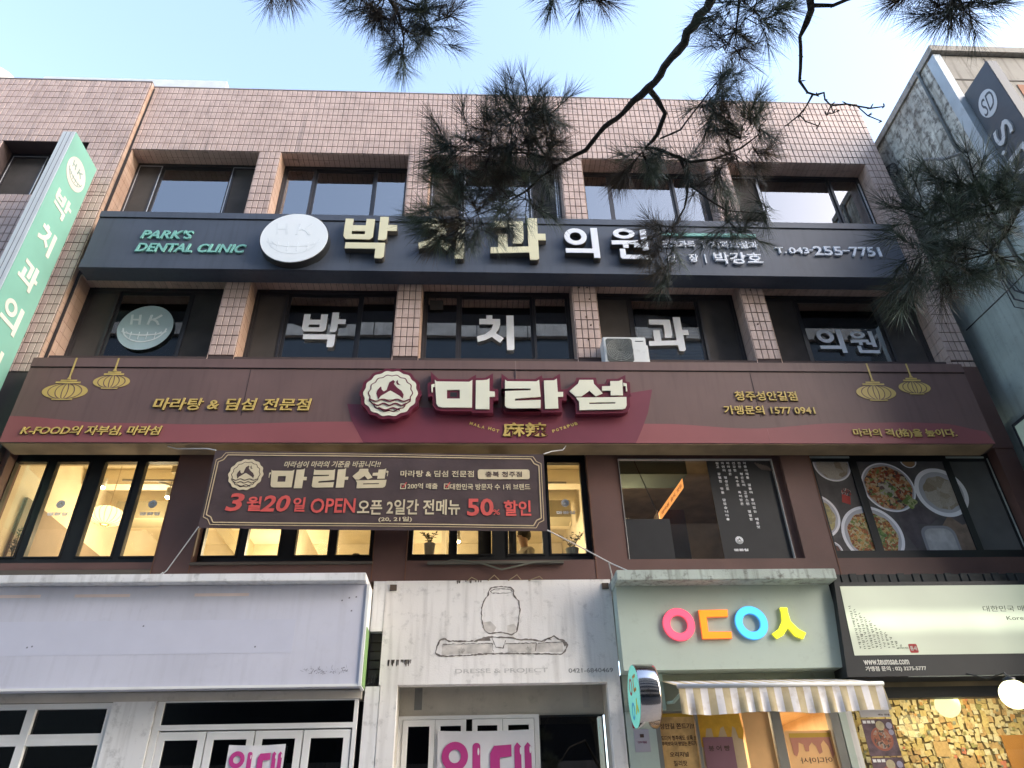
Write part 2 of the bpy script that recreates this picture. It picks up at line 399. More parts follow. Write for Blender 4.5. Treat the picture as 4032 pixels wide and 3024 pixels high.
# wall core: solid pieces round the openings
core = MB()
core.box(XL, XR, .0, .30, 12.40, ZR)                         # parapet band
core.box(XL, XR, .0, .30, 9.42, 10.78)                       # band behind the clinic sign
core.box(XL, XR, .0, .30, 6.36, 7.86)                        # band behind the restaurant sign
for a, b in PIL+[(7.28, XR), (XL, -6.19)]:
    core.box(a, b, .0, .36, 10.78, 12.40); core.box(a, b, .0, .36, 7.86, 9.42)
build('wall', core, GROUT, B)
box('roof', XL, XR, .30, 9, 13.6, 13.9, CONC2, B)
box('coping', XL, XR, -.018, .32, ZR, ZR+.025, mat('coping_metal', (.30, .27, .26), .5), B)
cells = grid(XL+.01, XR, 12.40, ZR)
for a, b in PIL+[(7.28, XR)]:
    cells += grid(a, b, 10.78, 12.40)
    n = max(1, round((b-a)/TW)); z = 9.42
    hs = [.09]+[TH]*8
    for h in hs:
        h = min(h, z-7.86)
        if h < .03: break
        for i in range(n): cells.append((a+(i+.5)*(b-a)/n, z-h/2, (b-a)/n, h))
        z -= h
cells += [c for c in grid(XL+.01, XR, 9.42, 10.78) if c[0] > 7.0]
cells += [c for c in grid(7.19, XR, 7.76, 7.86)]
lay_tiles(B, 0.0, cells, hidden=lambda x, z: (9.3 < z < 10.5 and x < 7.0) or z > 14.5)
# soffit and reveal tiles of the window recesses, laid as strips
def reveal_tiles(bay, z0, z1):
    a, b = bay
    so = MB(); n = round((b-a)/TW)
    for i in range(n):
        x = a+(i+.5)*(b-a)/n; so.box(x-(b-a)/n/2+.004, x+(b-a)/n/2-.004, .004, .148, z1-.009, z1+.002); so.box(x-(b-a)/n/2+.004, x+(b-a)/n/2-.004, .156, .30, z1-.009, z1+.002)
    o = build('soffit_tiles', so, TILE, B, kind='stuff')
    for xs, sg in ((a, 1), (b, -1)):
        z = z1-.012; r = MB()
        while z > z0+.03:
            h = min(TH, z-z0)
            r.box(min(xs, xs+sg*.009), max(xs, xs+sg*.009), -.006, .105, z-h+.004, z-.004); r.box(min(xs, xs+sg*.009), max(xs, xs+sg*.009), .112, .30, z-h+.004, z-.004)
            z -= h
        build('reveal_tiles', r, TILE_WARMLIT if sg == 1 else TILE, B, kind='stuff')  # right-facing reveals take the tile colour with warm light painted in
for bay in BAYS:
    reveal_tiles(bay, 10.6, 12.40); reveal_tiles(bay, 7.70, 9.42)
# brown clad second storey
bw = MB()
P2 = [(-3.95, -3.50), (-1.28, -.87), (1.51, 1.89), (4.22, 4.63), (7.36, XR), (XL, -6.17)]
for a, b in P2: bw.box(a, b, .0, .3, 4.76, 6.36)
bw.box(XL, XR, .0, .3, 4.50, 4.76)
build('cladding', bw, BROWNWALL, B)
box('side_cladding', 7.16, XR, -.012, 0, 6.36, 7.76, BROWNWALL, B)
for x in (-3.5, -1.28, 1.51, 4.63, -3.95, -.87):
    box('cladding_seam', x-.006, x+.006, -.006, .0, 4.51, 6.34, mat('rust_seam', (.16, .07, .04), .8, dirt=.5), B)
box('sill_board', -.6, 1.1, -.05, .0, 4.70, 4.735, mat('split_board', (.12, .11, .09), .9), B)
bb = MB(); bb.prism([(-.45, 4.70), (-.30, 4.745), (.05, 4.70), (.32, 4.61), (.72, 4.70), (1.2, 4.735), (.72, 4.72), (.32, 4.63), (.05, 4.722), (-.30, 4.757)][::-1], -.055, -.05)
build('loose_trim', bb, mat('loose_metal_trim', (.13, .13, .10), .6), B)
box('ledge', XL, -3.95, -.03, .0, 4.60, 4.66, mat('old_ledge', (.09, .075, .06), .9, dirt=.5), B)
box('ledge', -3.5, -1.28, -.03, .0, 4.715, 4.745, mat('old_ledge', (.09, .075, .06), .9), B)
box('ground_floor_wall', XL, 1.6, 1.5, 1.6, 0, 4.40, BEIGE, B)
box('ground_floor_slab', XL, XR, .13, 3.5, 4.30, 4.44, BEIGE, B)
# floors, rooms
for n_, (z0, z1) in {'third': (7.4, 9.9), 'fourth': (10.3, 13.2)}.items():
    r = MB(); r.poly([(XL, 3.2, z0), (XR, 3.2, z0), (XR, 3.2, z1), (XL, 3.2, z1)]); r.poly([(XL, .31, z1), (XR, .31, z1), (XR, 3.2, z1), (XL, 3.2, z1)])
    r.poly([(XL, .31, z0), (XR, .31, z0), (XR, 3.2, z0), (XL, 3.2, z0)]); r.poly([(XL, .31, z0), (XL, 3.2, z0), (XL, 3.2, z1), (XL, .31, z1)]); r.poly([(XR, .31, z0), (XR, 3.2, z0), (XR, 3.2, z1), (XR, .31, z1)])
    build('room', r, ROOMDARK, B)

def sash_window(x0, x1, z0, z1, divs, y, kinds, frame=FRAME, fw=.035, parent=None, trim=True):
    """window > sashes, panes; kinds: 'g' glass, 's' insect screen"""
    f = MB(); f.box(x0, x1, y, y+.08, z1-.05, z1); f.box(x0, x1, y, y+.08, z0, z0+.05)
    f.box(x0, x0+fw, y, y+.08, z0+.05, z1-.05); f.box(x1-fw, x1, y, y+.08, z0+.05, z1-.05)
    W_ = build('window', f, frame, parent)
    xs = [x0+fw]+divs+[x1-fw]
    for i, k in enumerate(kinds):
        a, b = xs[i], xs[i+1]; yy = y+.012 if i % 2 == 0 else y+.042
        s = MB(); s.box(a, a+.042, yy, yy+.026, z0+.05, z1-.05); s.box(b-.042, b, yy, yy+.026, z0+.05, z1-.05)
        s.box(a+.042, b-.042, yy, yy+.026, z1-.095, z1-.05); s.box(a+.042, b-.042, yy, yy+.026, z0+.05, z0+.095)
        build('sash', s, frame, W_)
        box('pane', a+.042, b-.042, yy+.010, yy+.015, z0+.095, z1-.095, (G_TOP if z0 > 10 else G_DARK) if k == 'g' else SCREEN, W_)
        if trim and k == 's':
            t = MB(); t.box(a-.002, a+.010, yy-.008, yy-.001, z0+.05, z1-.052); t.box(a+.010, b-.01, yy-.008, yy-.001, z1-.062, z1-.052); t.box(b-.010, b+.002, yy-.008, yy-.001, z0+.05, z1-.052)
            build('screen_track', t, ALU, W_)
    return W_
W4 = []
for i, (bay, dv, kd) in enumerate(zip(BAYS, ([-5.74, -4.47], [-2.97, -1.88], [-.28, .96], [2.44, 3.62], [5.27, 6.66]), ('sgs', 'ggg', 'sgs', 'ggg', 'sgg'))):
    W4.append(sash_window(bay[0]+.01, bay[1]-.01, 10.80, 12.385, dv, .30, kd, parent=B))
W3 = []
for bay, dv, kd in zip(BAYS, ([-5.69, -4.56], [-3.03, -1.87], [-.29, .90], [2.50, 3.63], [5.30, 6.65]), ('sgs', 'sgg', 'ggg', 'sgs', 'sgs')):
    W3.append(sash_window(bay[0]+.01, bay[1]-.01, 7.72, 9.40, dv, .30, kd, parent=B, trim=False))
def blind(parent, x0, x1, z0, z1, m, y=.385, folds=False):
    if not folds: return box('blind', x0, x1, y, y+.01, z0, z1, m, parent)
    mb = MB(); n = int((x1-x0)/.03)
    pts = [(x0+(x1-x0)*i/n, y+.015*math.sin(i*1.3)+.008*math.sin(i*.37)) for i in range(n+1)]
    for (xa, ya), (xb, yb) in zip(pts, pts[1:]): mb.poly([(xa, ya, z0), (xb, yb, z0), (xb, yb, z1), (xa, ya, z1)])
    return build('curtain', mb, m, parent)
blind(W4[0], -5.63, -4.55, 10.8, 12.13, BLIND2)
blind(W4[1], -2.9, -2.05, 10.8, 11.95, CURTAIN, folds=True); blind(W4[1], -3.45, -3.02, 10.8, 11.85, CURTAIN, folds=True)
blind(W4[2], -.2, .9, 10.8, 12.1, BLIND2)
blind(W4[3], 1.95, 2.42, 10.8, 12.1, BLIND); blind(W4[3], 2.5, 3.58, 10.8, 12.14, BLIND); blind(W4[3], 3.68, 4.15, 10.8, 12.1, BLIND)
blind(W4[4], 5.36, 6.62, 10.8, 12.14, BLIND); blind(W4[4], 6.74, 7.05, 10.8, 12.1, BLIND)
sl = MB()
z = 9.05
while z > 7.8: sl.box(2.58, 3.58, .39, .405, z-.05, z); z -= .062
build('slat_blind', sl, mat('beige_slat', (.86, .80, .73), .7), W3[3], kind='stuff')
# bay end trims seen as bright verticals
for x, z0, z1, wnd in ((-.235, 10.85, 12.3, W4[2]), (1.43, 10.85, 12.3, W4[2]), (5.235, 10.85, 12.2, W4[4]), (7.22, 10.85, 12.2, W4[4])):
    box('edge_trim', x-.012, x+.012, .285, .298, z0, z1, ALU, wnd)
for x_, z_ in ((1.63, 9.26), (1.76, 9.26), (1.78, 9.02), (1.70, 8.66), (1.76, 8.50), (1.70, 8.22), (4.42, 9.25), (4.40, 8.55), (7.42, 11.7), (7.46, 8.6)):
    build('anchor_bolt', MB().lathe(x_, -.028, z_, [(.001, 0), (.011, .002), (.012, .018)], 8, 'y'), mat('rusty_iron', (.10, .07, .05), .9, dirt=.5), B)
box('vent_hatch', -.76, -.55, .27, .30, 9.02, 9.20, mat('hatch', (.04, .038, .036), .6), W3[2])
# window lettering of the clinic
def glyph_bak(x0, x1, z0, z1, place, depth, m, parent, name='letter'):
    X = lambda t: x0+(x1-x0)*t; Z = lambda t: z1-(z1-z0)*t
    P_ = lambda l: [(X(a), Z(b)) for a, b in l]
    shape(name, [P_([(.0, .06), (.15, .06), (.15, .22), (.40, .22), (.40, .06), (.56, .06), (.56, .50), (.50, .56), (.05, .56), (-.0, .48)]), P_([(.15, .36), (.15, .44), (.40, .44), (.40, .36)])], place, depth, m, parent)
    shape(name, [P_([(.66, 0), (.82, 0), (.82, .20), (1, .20), (1, .34), (.82, .34), (.82, .53), (.78, .57), (.66, .57)])], place, depth, m, parent)
    shape(name, [P_([(.06, .64), (.80, .64), (.80, .95), (.76, 1), (.63, 1), (.63, .78), (.06, .78)])], place, depth, m, parent)
def glyph_chi(x0, x1, z0, z1, place, depth, m, parent, name='letter'):
    X = lambda t: x0+(x1-x0)*t; Z = lambda t: z1-(z1-z0)*t
    P_ = lambda l: [(X(a), Z(b)) for a, b in l]
    shape(name, [P_([(.25, .0), (.42, .0), (.42, .11), (.63, .11), (.63, .27), (.58, .42), (.50, .52), (.72, .66), (.62, .80), (.40, .63), (.22, .72), (.02, .78), (.0, .62), (.22, .55), (.38, .42), (.44, .27), (.06, .27), (.06, .11), (.25, .11)])], place, depth, m, parent)
    shape(name, [P_([(.80, 0), (1, 0), (1, .97), (.96, 1), (.80, 1)])], place, depth, m, parent)
def glyph_gwa(x0, x1, z0, z1, place, depth, m, parent, name='letter'):
    X = lambda t: x0+(x1-x0)*t; Z = lambda t: z1-(z1-z0)*t
    P_ = lambda l: [(X(a), Z(b)) for a, b in l]
    shape(name, [P_([(.08, .08), (.60, .08), (.60, .52), (.56, .62), (.40, .62), (.42, .50), (.42, .23), (.08, .23)])], place, depth, m, parent)
    shape(name, [P_([(.14, .40), (.31, .40), (.31, .71), (.68, .69), (.68, .0), (.86, .0), (.86, .38), (1, .38), (1, .53), (.86, .53), (.86, .96), (.82, 1), (.70, 1), (.69, .83), (.0, .86), (.0, .72), (.14, .72)])], place, depth, m, parent)
def glyph_ui(x0, x1, z0, z1, place, depth, m, parent, name='letter'):
    X = lambda t: x0+(x1-x0)*t; Z = lambda t: z1-(z1-z0)*t
    cx, cz = X(.34), Z(.30)
    shape(name, [ring(cx, cz, (x1-x0)*.33, 28, rz=(z1-z0)*.28), ring(cx, cz, (x1-x0)*.17, 28, rz=(z1-z0)*.145)[::-1]], place, depth, m, parent)
    P_ = lambda l: [(X(a), Z(b)) for a, b in l]
    shape(name, [P_([(.02, .70), (.80, .70), (.80, .0), (1, .0), (1, 1), (.82, 1), (.82, .84), (.02, .84)])], place, depth, m, parent)
def glyph_won(x0, x1, z0, z1, place, depth, m, parent, name='letter'):
    X = lambda t: x0+(x1-x0)*t; Z = lambda t: z1-(z1-z0)*t
    cx, cz = X(.34), Z(.17)
    shape(name, [ring(cx, cz, (x1-x0)*.28, 24, rz=(z1-z0)*.17), ring(cx, cz, (x1-x0)*.14, 24, rz=(z1-z0)*.075)[::-1]], place, depth, m, parent)
    P_ = lambda l: [(X(a), Z(b)) for a, b in l]
    shape(name, [P_([(.0, .41), (.68, .39), (.68, .51), (.42, .52), (.42, .64), (.28, .64), (.28, .53), (.0, .54)])], place, depth, m, parent)
    shape(name, [P_([(.76, 0), (.92, 0), (.92, .72), (.76, .72), (.76, .62), (.56, .62), (.56, .52), (.76, .52)])], place, depth, m, parent)
    shape(name, [P_([(.18, .68), (.32, .68), (.32, .87), (.96, .87), (.96, 1), (.22, 1), (.18, .95)])], place, depth, m, parent)
FILM = mat('white_window_film', (.93, .95, .97), .5, var=.04)
pl = FRONT(.306)
glyph_bak(-2.735, -2.07, 8.27, 8.955, pl, .003, FILM, W3[1]); glyph_chi(0.0, .585, 8.24, 8.93, pl, .003, FILM, W3[2])
glyph_gwa(2.72, 3.385, 8.25, 8.93, pl, .003, FILM, W3[3]); glyph_ui(5.47, 5.90, 8.24, 8.71, pl, .003, FILM, W3[4]); glyph_won(6.01, 6.45, 8.24, 8.68, pl, .003, FILM, W3[4])
def smile(cx, cz, r, place, m, parent, dep=.003, wd=.05, n='line_art'):
    """HK over a grinning mouth with braces"""
    q = lambda a, b: (cx+a*r, cz+b*r)
    st = [[q(-.62, .60), q(-.55, .12)][::-1], [q(-.62+.30, .60), q(-.25, .12)], [q(-.58, .36), q(-.28, .36)], [q(.10, .60), q(.06, .12)], [q(.08, .33), q(.30, .42), q(.48, .60)], [q(.20, .38), q(.36, .28), q(.46, .12)]]
    for i, l in enumerate(st): shape(n, [band(l, r*wd*1.7)], place, dep+i*.0004, m, parent)
    up = [q(math.sin(t)*.82, -.28-.18*math.cos(t*1.1)+.10) for t in [x/10*1.45 for x in range(-10, 11)]]
    lo = [q(math.sin(t)*.80, .10-.78*math.cos(t*.95)) for t in [x/10*1.45 for x in range(-10, 11)]]
    mid = [q(math.sin(t)*.68, -.12-.28*math.cos(t)) for t in [x/10*1.3 for x in range(-10, 11)]]
    for i, l in enumerate((up, lo, mid)): shape(n, [band(l, r*wd*(1 if i < 2 else .6))], place, dep+.0006+i*.0003, m, parent)
    for i, a in enumerate((-.45, -.15, .15, .45)):
        shape(n, [band([q(a, -.22), q(a, -.60+.15*abs(a))], r*wd*.5)], place, dep+.0016+i*.0002, m, parent)
        shape(n, [ring(*q(a-.0, -.38+.1*abs(a)), r*.05, 10)], place, dep+.0026, m, parent)
for e_ in (-.84, .84):
    pass
shape('emblem', [ring(-5.125, 8.62, .415, 48, rz=.43)], FRONT(.306), .003, mat('pale_teal_film', (.44, .58, .62), .5, var=.06), W3[0])
smile(-5.125, 8.62, .41, FRONT(.3025), mat('faded_white_line', (.80, .88, .90), .5), W3[0])

# ------------------------------------------------------------------ 2nd storey windows
def four_pane(panes, z0, z1, x0, x1, y=.17):
    f = MB(); f.box(x0, x1, y, y+.07, z1, z1+.16); f.box(x0, x1, y, y+.07, z0-.12, z0)
    xs = [x0]+[v for p in panes for v in p]+[x1]
    for a, b in zip(xs[::2], xs[1::2]): f.box(a, b, y, y+.07, z0, z1)
    W_ = build('window', f, BLACKF, B)
    for a, b in panes:
        box('pane', a, b, y+.03, y+.036, z0, z1, G_CLEAR, W_)
        t = MB(); t.box(a-.02, a, y-.012, y-.001, z0-.02, z1+.02); t.box(b, b+.02, y-.012, y-.001, z0-.02, z1+.02); t.box(a, b, y-.012, y-.001, z1, z1+.02); t.box(a, b, y-.012, y-.001, z0-.02, z0)
        build('sash', t, BLACKF, W_)
    return W_
WA = four_pane([(-6.16, -5.75), (-5.62, -5.20), (-4.99, -4.57), (-4.45, -4.03)], 4.90, 6.22, -6.24, -3.95)
WB = four_pane([(-3.46, -3.04), (-2.92, -2.51), (-2.30, -1.89), (-1.78, -1.36)], 4.90, 6.22, -3.50, -1.28)
WC = four_pane([(-.81, -.35), (-.24, .21), (.42, .87), (.98, 1.43)], 4.90, 6.21, -.87, 1.51)
box('menu_board', .03, .20, .215, .22, 4.92, 5.9, mat('board_back', (.06, .06, .055), .6), WC); box('menu_board', .43, .53, .215, .22, 4.92, 5.9, mat('board_back', (.06, .06, .055), .6), WC)
# picture window with the poem poster
f = MB(); f.box(1.89, 1.95, .06, .13, 4.76, 6.36); f.box(4.12, 4.22, .06, .13, 4.76, 6.36); f.box(1.95, 4.12, .06, .13, 6.22, 6.36); f.box(1.95, 4.12, .055, .13, 4.70, 4.76)
WD = build('window', f, BROWNWALL, B)
box('pane', 1.95, 4.12, .10, .106, 4.76, 6.22, glass('cafe_glass', (.80, .84, .80), 1.0, minr=.015), WD)
t = MB(); t.box(1.953, 1.962, .05, .098, 4.765, 6.215); t.box(4.108, 4.117, .05, .098, 4.765, 6.215); t.box(1.962, 4.108, .05, .098, 6.205, 6.215); t.box(1.962, 4.108, .05, .098, 4.765, 4.772)
build('sealant_bead', t, mat('grey_sealant', (.40, .39, .37), .7, dirt=.5), WD)
BLKPOSTER = mat('charcoal_print', (.020, .020, .021), .5, var=.15, scale=6)
box('poster', 3.20, 4.10, .088, .092, 4.775, 6.20, BLKPOSTER, WD)
box('board', 1.965, 2.56, .088, .094, 4.775, 5.34, BLKPOSTER, WD)
PALE = mat('pale_print', (.85, .85, .85), .6)
poem = ['각종야채를 곁들여 풍미있는 매운맛', '진한 청산도의 고급스런 얼얼함', '건강한 육수로 특허받은', '마라섬은', '자연의 정성으로', '깊고 강렬한 맛을 담았습니다.']
for i, line in enumerate(poem):
    x = 3.735-i*.078
    for j, ch in enumerate(line):
        if ch == ' ': continue
        z = 6.165-j*.0555; s_ = .019
        text(ch, x-s_*1.1, x+s_*1.1, z-s_, z+s_, FRONT(.088), .002, PALE, WD, bold=.02)
hand = MB()
for i in range(5): hand.tube([(3.88+i*.035, .084, 6.17-i*.012), (3.93+i*.04, .084, 6.10-i*.01), (3.97+i*.035, .084, 6.06-i*.004)], .012, 5)
build('printed_hand', hand, mat('muted_skin_print', (.13, .10, .085), .8), WD)
# windows with the food poster
f = MB(); y = .17
f.box(4.63, 7.36, y, y+.07, 6.24, 6.36); f.box(4.63, 7.36, y, y+.07, 4.76, 4.92)
for a, b in ((4.63, 4.75), (5.28, 5.39), (6.66, 6.75), (7.29, 7.36)): f.box(a, b, y, y+.07, 4.92, 6.24)
WE = build('window', f, BLACKF, B)
for a, b in ((4.75, 5.28), (5.39, 6.66), (6.75, 7.29)):
    box('pane', a, b, y+.03, y+.036, 4.92, 6.24, G_CLEAR if a < 6.7 else G_BLACK, WE)
for q_ in ((4.66, 5.30, 6.285, 6.31), (6.72, 7.28, 6.285, 6.31), (7.315, 7.33, 4.85, 6.28)): box('edge_trim', q_[0], q_[1], y-.014, y-.002, q_[2], q_[3], mat('worn_alu', (.42, .46, .43), .5), WE)
BG = mat('slate_table_print', (.11, .10, .10), .7, var=.35, scale=5)
for a, b in ((4.75, 5.28), (5.39, 6.66), (6.75, 7.29)):
    po = box('poster', a, b, y+.018, y+.024, 4.92, 6.24, BG if a < 6.7 else mat('smoke_print', (.11, .11, .105), .7, var=.2), WE)
def clip_poly(pts, x0, x1, z0, z1):
    def cut(p, f, g_):
        o = []
        for i in range(len(p)):
            a, b = p[i-1], p[i]; fa, fb = f(a), f(b)
            if (fa >= 0) != (fb >= 0): t = fa/(fa-fb); o.append((a[0]+(b[0]-a[0])*t, a[1]+(b[1]-a[1])*t))
            if fb >= 0: o.append(b)
        return o
    for f_ in (lambda p: p[0]-x0, lambda p: x1-p[0], lambda p: p[1]-z0, lambda p: z1-p[1]):
        pts = cut(pts, f_, None)
        if not pts: return []
    return pts
def printed(name, pts, layer, m):
    for a, b in ((4.75, 5.28), (5.39, 6.66), (6.75, 7.29)):
        c = clip_poly(pts, a+.002, b-.002, 4.922, 6.238)
        if len(c) > 2:
            mb = MB(); mb.poly([(x, y+.018-.0012*layer, z) for x, z in c]); build(name, mb, m, WE)
WB_ = mat('white_bowl_print', (.93, .93, .96), .5, var=.08, scale=4)
F1 = food('soup_print', [(.45, .12, .03), (.62, .35, .14), (.30, .05, .02), (.58, .46, .28), (.10, .06, .05), (.20, .26, .07), (.65, .40, .25), (.42, .16, .06)], 27)
F1b = food('herb_print', [(.12, .20, .05), (.35, .40, .15), (.45, .42, .35), (.16, .10, .09), (.55, .50, .42)], 22)
F2 = food('noodle_print', [(.60, .30, .08), (.55, .42, .16), (.42, .12, .03), (.65, .52, .30), (.25, .08, .03), (.20, .28, .07)], 32)
F3 = food('dumpling_print', [(.42, .36, .27), (.50, .44, .36), (.36, .29, .21), (.55, .50, .43)], 9)
F4 = food('corn_print', [(.55, .48, .20), (.48, .40, .20), (.40, .36, .22), (.60, .52, .30)], 26)
CLOTH = mat('cloth_print', (.12, .10, .105), .9, var=.35, scale=7)
printed('printed_cloth', [(5.75, 5.5), (6.0, 5.62), (6.35, 5.42), (6.15, 5.28), (5.98, 5.30), (6.0, 5.1), (5.86, 4.93), (5.75, 5.2)], .5, CLOTH)
printed('printed_board', [(6.0, 4.92), (6.45, 5.42), (6.60, 5.28), (6.66, 5.3), (6.66, 4.92)], .7, mat('board_print', (.25, .18, .13), .8, var=.3, scale=9))
for cx, cz, R_, fm, k in ((5.745, 5.845, .375, F1, .88), (6.48, 5.765, .37, F3, .68), (5.31, 5.14, .42, F2, .80), (5.03, 6.20, .27, F3, .84), (4.60, 5.42, .33, F4, .80), (6.16, 6.26, .12, mat('sauce_print', (.40, .24, .12), .6), .8), (4.70, 4.92, .14, mat('dark_sauce', (.12, .04, .03), .5), .8)):
    printed('printed_bowl', ring(cx, cz, R_, 56), 1.0, WB_); printed('printed_food', ring(cx, cz-.01, R_*k, 56, 9, R_*.02), 2.0, fm)
    printed('printed_bowl_rim', ring(cx, cz, R_*(k+1)/2, 56), 1.5, mat('bowl_inner_print', (.50, .50, .54), .5))
printed('printed_garnish', ring(5.72, 5.82, .12, 30, 5, .02), 3, F1b); printed('printed_garnish', ring(5.40, 5.14, .09, 30, 5, .02), 3, food('scallion_print', [(.10, .20, .04), (.20, .32, .08), (.35, .35, .2)], 30))
printed('printed_garnish', ring(5.98, 5.62, .09, 20, 4, .02), 3.2, food('bokchoy_print', [(.30, .40, .10), (.50, .52, .25), (.18, .25, .06)], 20))
printed('printed_tray', rrect(5.98, 6.46, 4.80, 5.27, .13), 2, mat('tray_rim_print', (.30, .30, .31), .5)); printed('printed_tray', rrect(6.02, 6.42, 4.76, 5.23, .11), 2.5, mat('flour_print', (.55, .54, .52), .8, var=.25, scale=8))
printed('printed_spoon', [(5.02, 5.62), (5.13, 5.58), (5.16, 5.70), (5.05, 5.74)], 2, mat('red_print', (.45, .05, .04), .6)); printed('printed_spoon', ring(5.12, 5.76, .07, 16), 1.8, food('chilli_print', [(.35, .05, .04), (.5, .45, .42), (.08, .07, .07)], 40))

# ------------------------------------------------------------------ restaurant room behind the 2nd storey windows
r = MB()
r.poly([(XL+.01, .31, 4.45), (1.75, .31, 4.45), (1.75, 6.5, 4.45), (XL+.01, 6.5, 4.45)])
r.poly([(XL+.01, .31, 6.98), (1.75, .31, 6.98), (1.75, 6.5, 6.98), (XL+.01, 6.5, 6.98)])
r.poly([(XL+.01, 6.5, 4.45), (1.75, 6.5, 4.45), (1.75, 6.5, 6.98), (XL+.01, 6.5, 6.98)])
r.poly([(XL+.01, .31, 4.45), (XL+.01, 6.5, 4.45), (XL+.01, 6.5, 6.98), (XL+.01, .31, 6.98)])
r.poly([(1.75, .31, 4.45), (1.75, 6.5, 4.45), (1.75, 6.5, 6.98), (1.75, .31, 6.98)])
build('restaurant_room', r, ROOMWARM, B)
box('window_lintel', XL+.01, 1.75, .245, .30, 6.23, 6.36, ROOMWARM, B)
for yy in (1.05, 1.9, 3.6, 5.2): box('ceiling_beam', XL+.02, 1.74, yy, yy+.22, 6.72, 6.975, ROOMWARM, B)
for xx in (-4.6, -1.9, .2): box('ceiling_beam', xx, xx+.2, 1.27, 6.4, 6.62, 6.97, mat('olive_ceiling', (.48, .42, .28), .8), B)
box('duct', -5.9, 1.6, 2.5, 2.9, 6.40, 6.70, mat('duct_grey', (.34, .30, .2), .6), B)
for xx, yy in ((-5.95, 2.2), (-5.0, 4.9)):
    pass
box('wall_panel', XL+.02, XL+.06, .7, 3.2, 4.5, 5.95, mat('taupe_board', (.26, .20, .14), .7), B)
box('wall_panel', -5.5, -4.9, 6.42, 6.48, 4.9, 6.2, mat('grey_art', (.25, .26, .22), .7), B)
for xx in (-3.1, -.6): box('partition', xx, xx+.08, 3.3, 6.4, 4.5, 6.6, ROOMWARM, B)
for pts in ([(-5.4, 1.5, 6.60), (-3.6, 1.5, 6.58)], [(-4.9, 1.6, 6.62), (-3.0, 2.9, 6.5)], [(-2.6, 1.0, 6.5), (-1.2, 2.5, 6.5)], [(-.8, 1.4, 6.5), (1.4, 1.4, 6.5)]):
    build('lighting_track', MB().tube(pts, .018, 6), mat('track_grey', (.3, .28, .24), .5), B)
BULB = emis('warm_bulb', (1.0, .78, .42), 30)
def spot(x, y, z, label):
    t = thing('spotlight', label, 'lamp', (x, y, z), 'track spotlights inside the second floor restaurant')
    build('lamp_body', MB().lathe(x, y, z+.03, [(.02, .16), (.042, .15), (.045, .0), (.04, .01)], 14), mat('lamp_white', (.6, .58, .5), .5), t, smooth=True)
    build('bulb', MB().lathe(x, y, z+.02, [(0.001, .012), (.036, .012), (.038, 0), (.03, -.012), (0.001, -.016)], 12), BULB, t, smooth=True)
    build('stem', MB().tube([(x, y, z+.19), (x, y, 6.62)], .008, 5), mat('track_grey', (.3, .28, .24), .5), t)
spot(-5.72, 1.6, 6.50, 'lit round spotlight behind the second pane of the far left window')
spot(-4.70, 1.6, 6.33, 'lit spotlight at the right edge of the far left window')
spot(-.27, 1.6, 5.60, 'lit spotlight behind the window right of the plant pot')
for x, y, z, e in ((-5.2, 2.2, 5.9, 40), (-2.4, 2.6, 5.9, 38), (.5, 2.6, 5.9, 38), (-3.8, 4.8, 6.0, 34), (-.6, 4.9, 6.0, 30)):
    ld = bpy.data.lights.new('room_light', 'POINT'); ld.energy = e*1.3*LAMP; ld.color = (1.0, .80, .50); ld.shadow_soft_size = .18
    lo = bpy.data.objects.new('room_light', ld); COL.objects.link(lo); lo.location = (x, y, z)
pn = thing('pendant_lantern', 'cream ribbed saucer lantern hanging inside the far left window', 'lamp', (-5.31, 1.2, 5.88))
prof = [(.055, -.118), (.12, -.112), (.19, -.085), (.232, -.035), (.24, 0), (.232, .035), (.19, .085), (.12, .118), (.05, .128)]
build('shade', MB().lathe(-5.31, 1.2, 5.88, prof, 40), emis('paper_shade', (1.0, .70, .32), 1.6), pn, smooth=True)
rb = MB()
for i in range(20):
    t = 2*math.pi*i/20
    rb.tube([(-5.31+(r_+.003)*math.cos(t), 1.2+(r_+.003)*math.sin(t), 5.88+h) for r_, h in prof], .0035, 4, False)
build('ribs', rb, mat('rib_brown', (.30, .16, .05), .7), pn, kind='stuff')
build('bottom_ring', MB().lathe(-5.31, 1.2, 5.88, [(.058, -.122), (.058, -.132), (.048, -.132), (.048, -.122)], 20), mat('rib_brown', (.30, .16, .05), .7), pn)
build('cord', MB().tube([(-5.31, 1.2, 6.0), (-5.31, 1.2, 6.72)], .006, 5), mat('cord_pale', (.6, .5, .35), .6), pn)
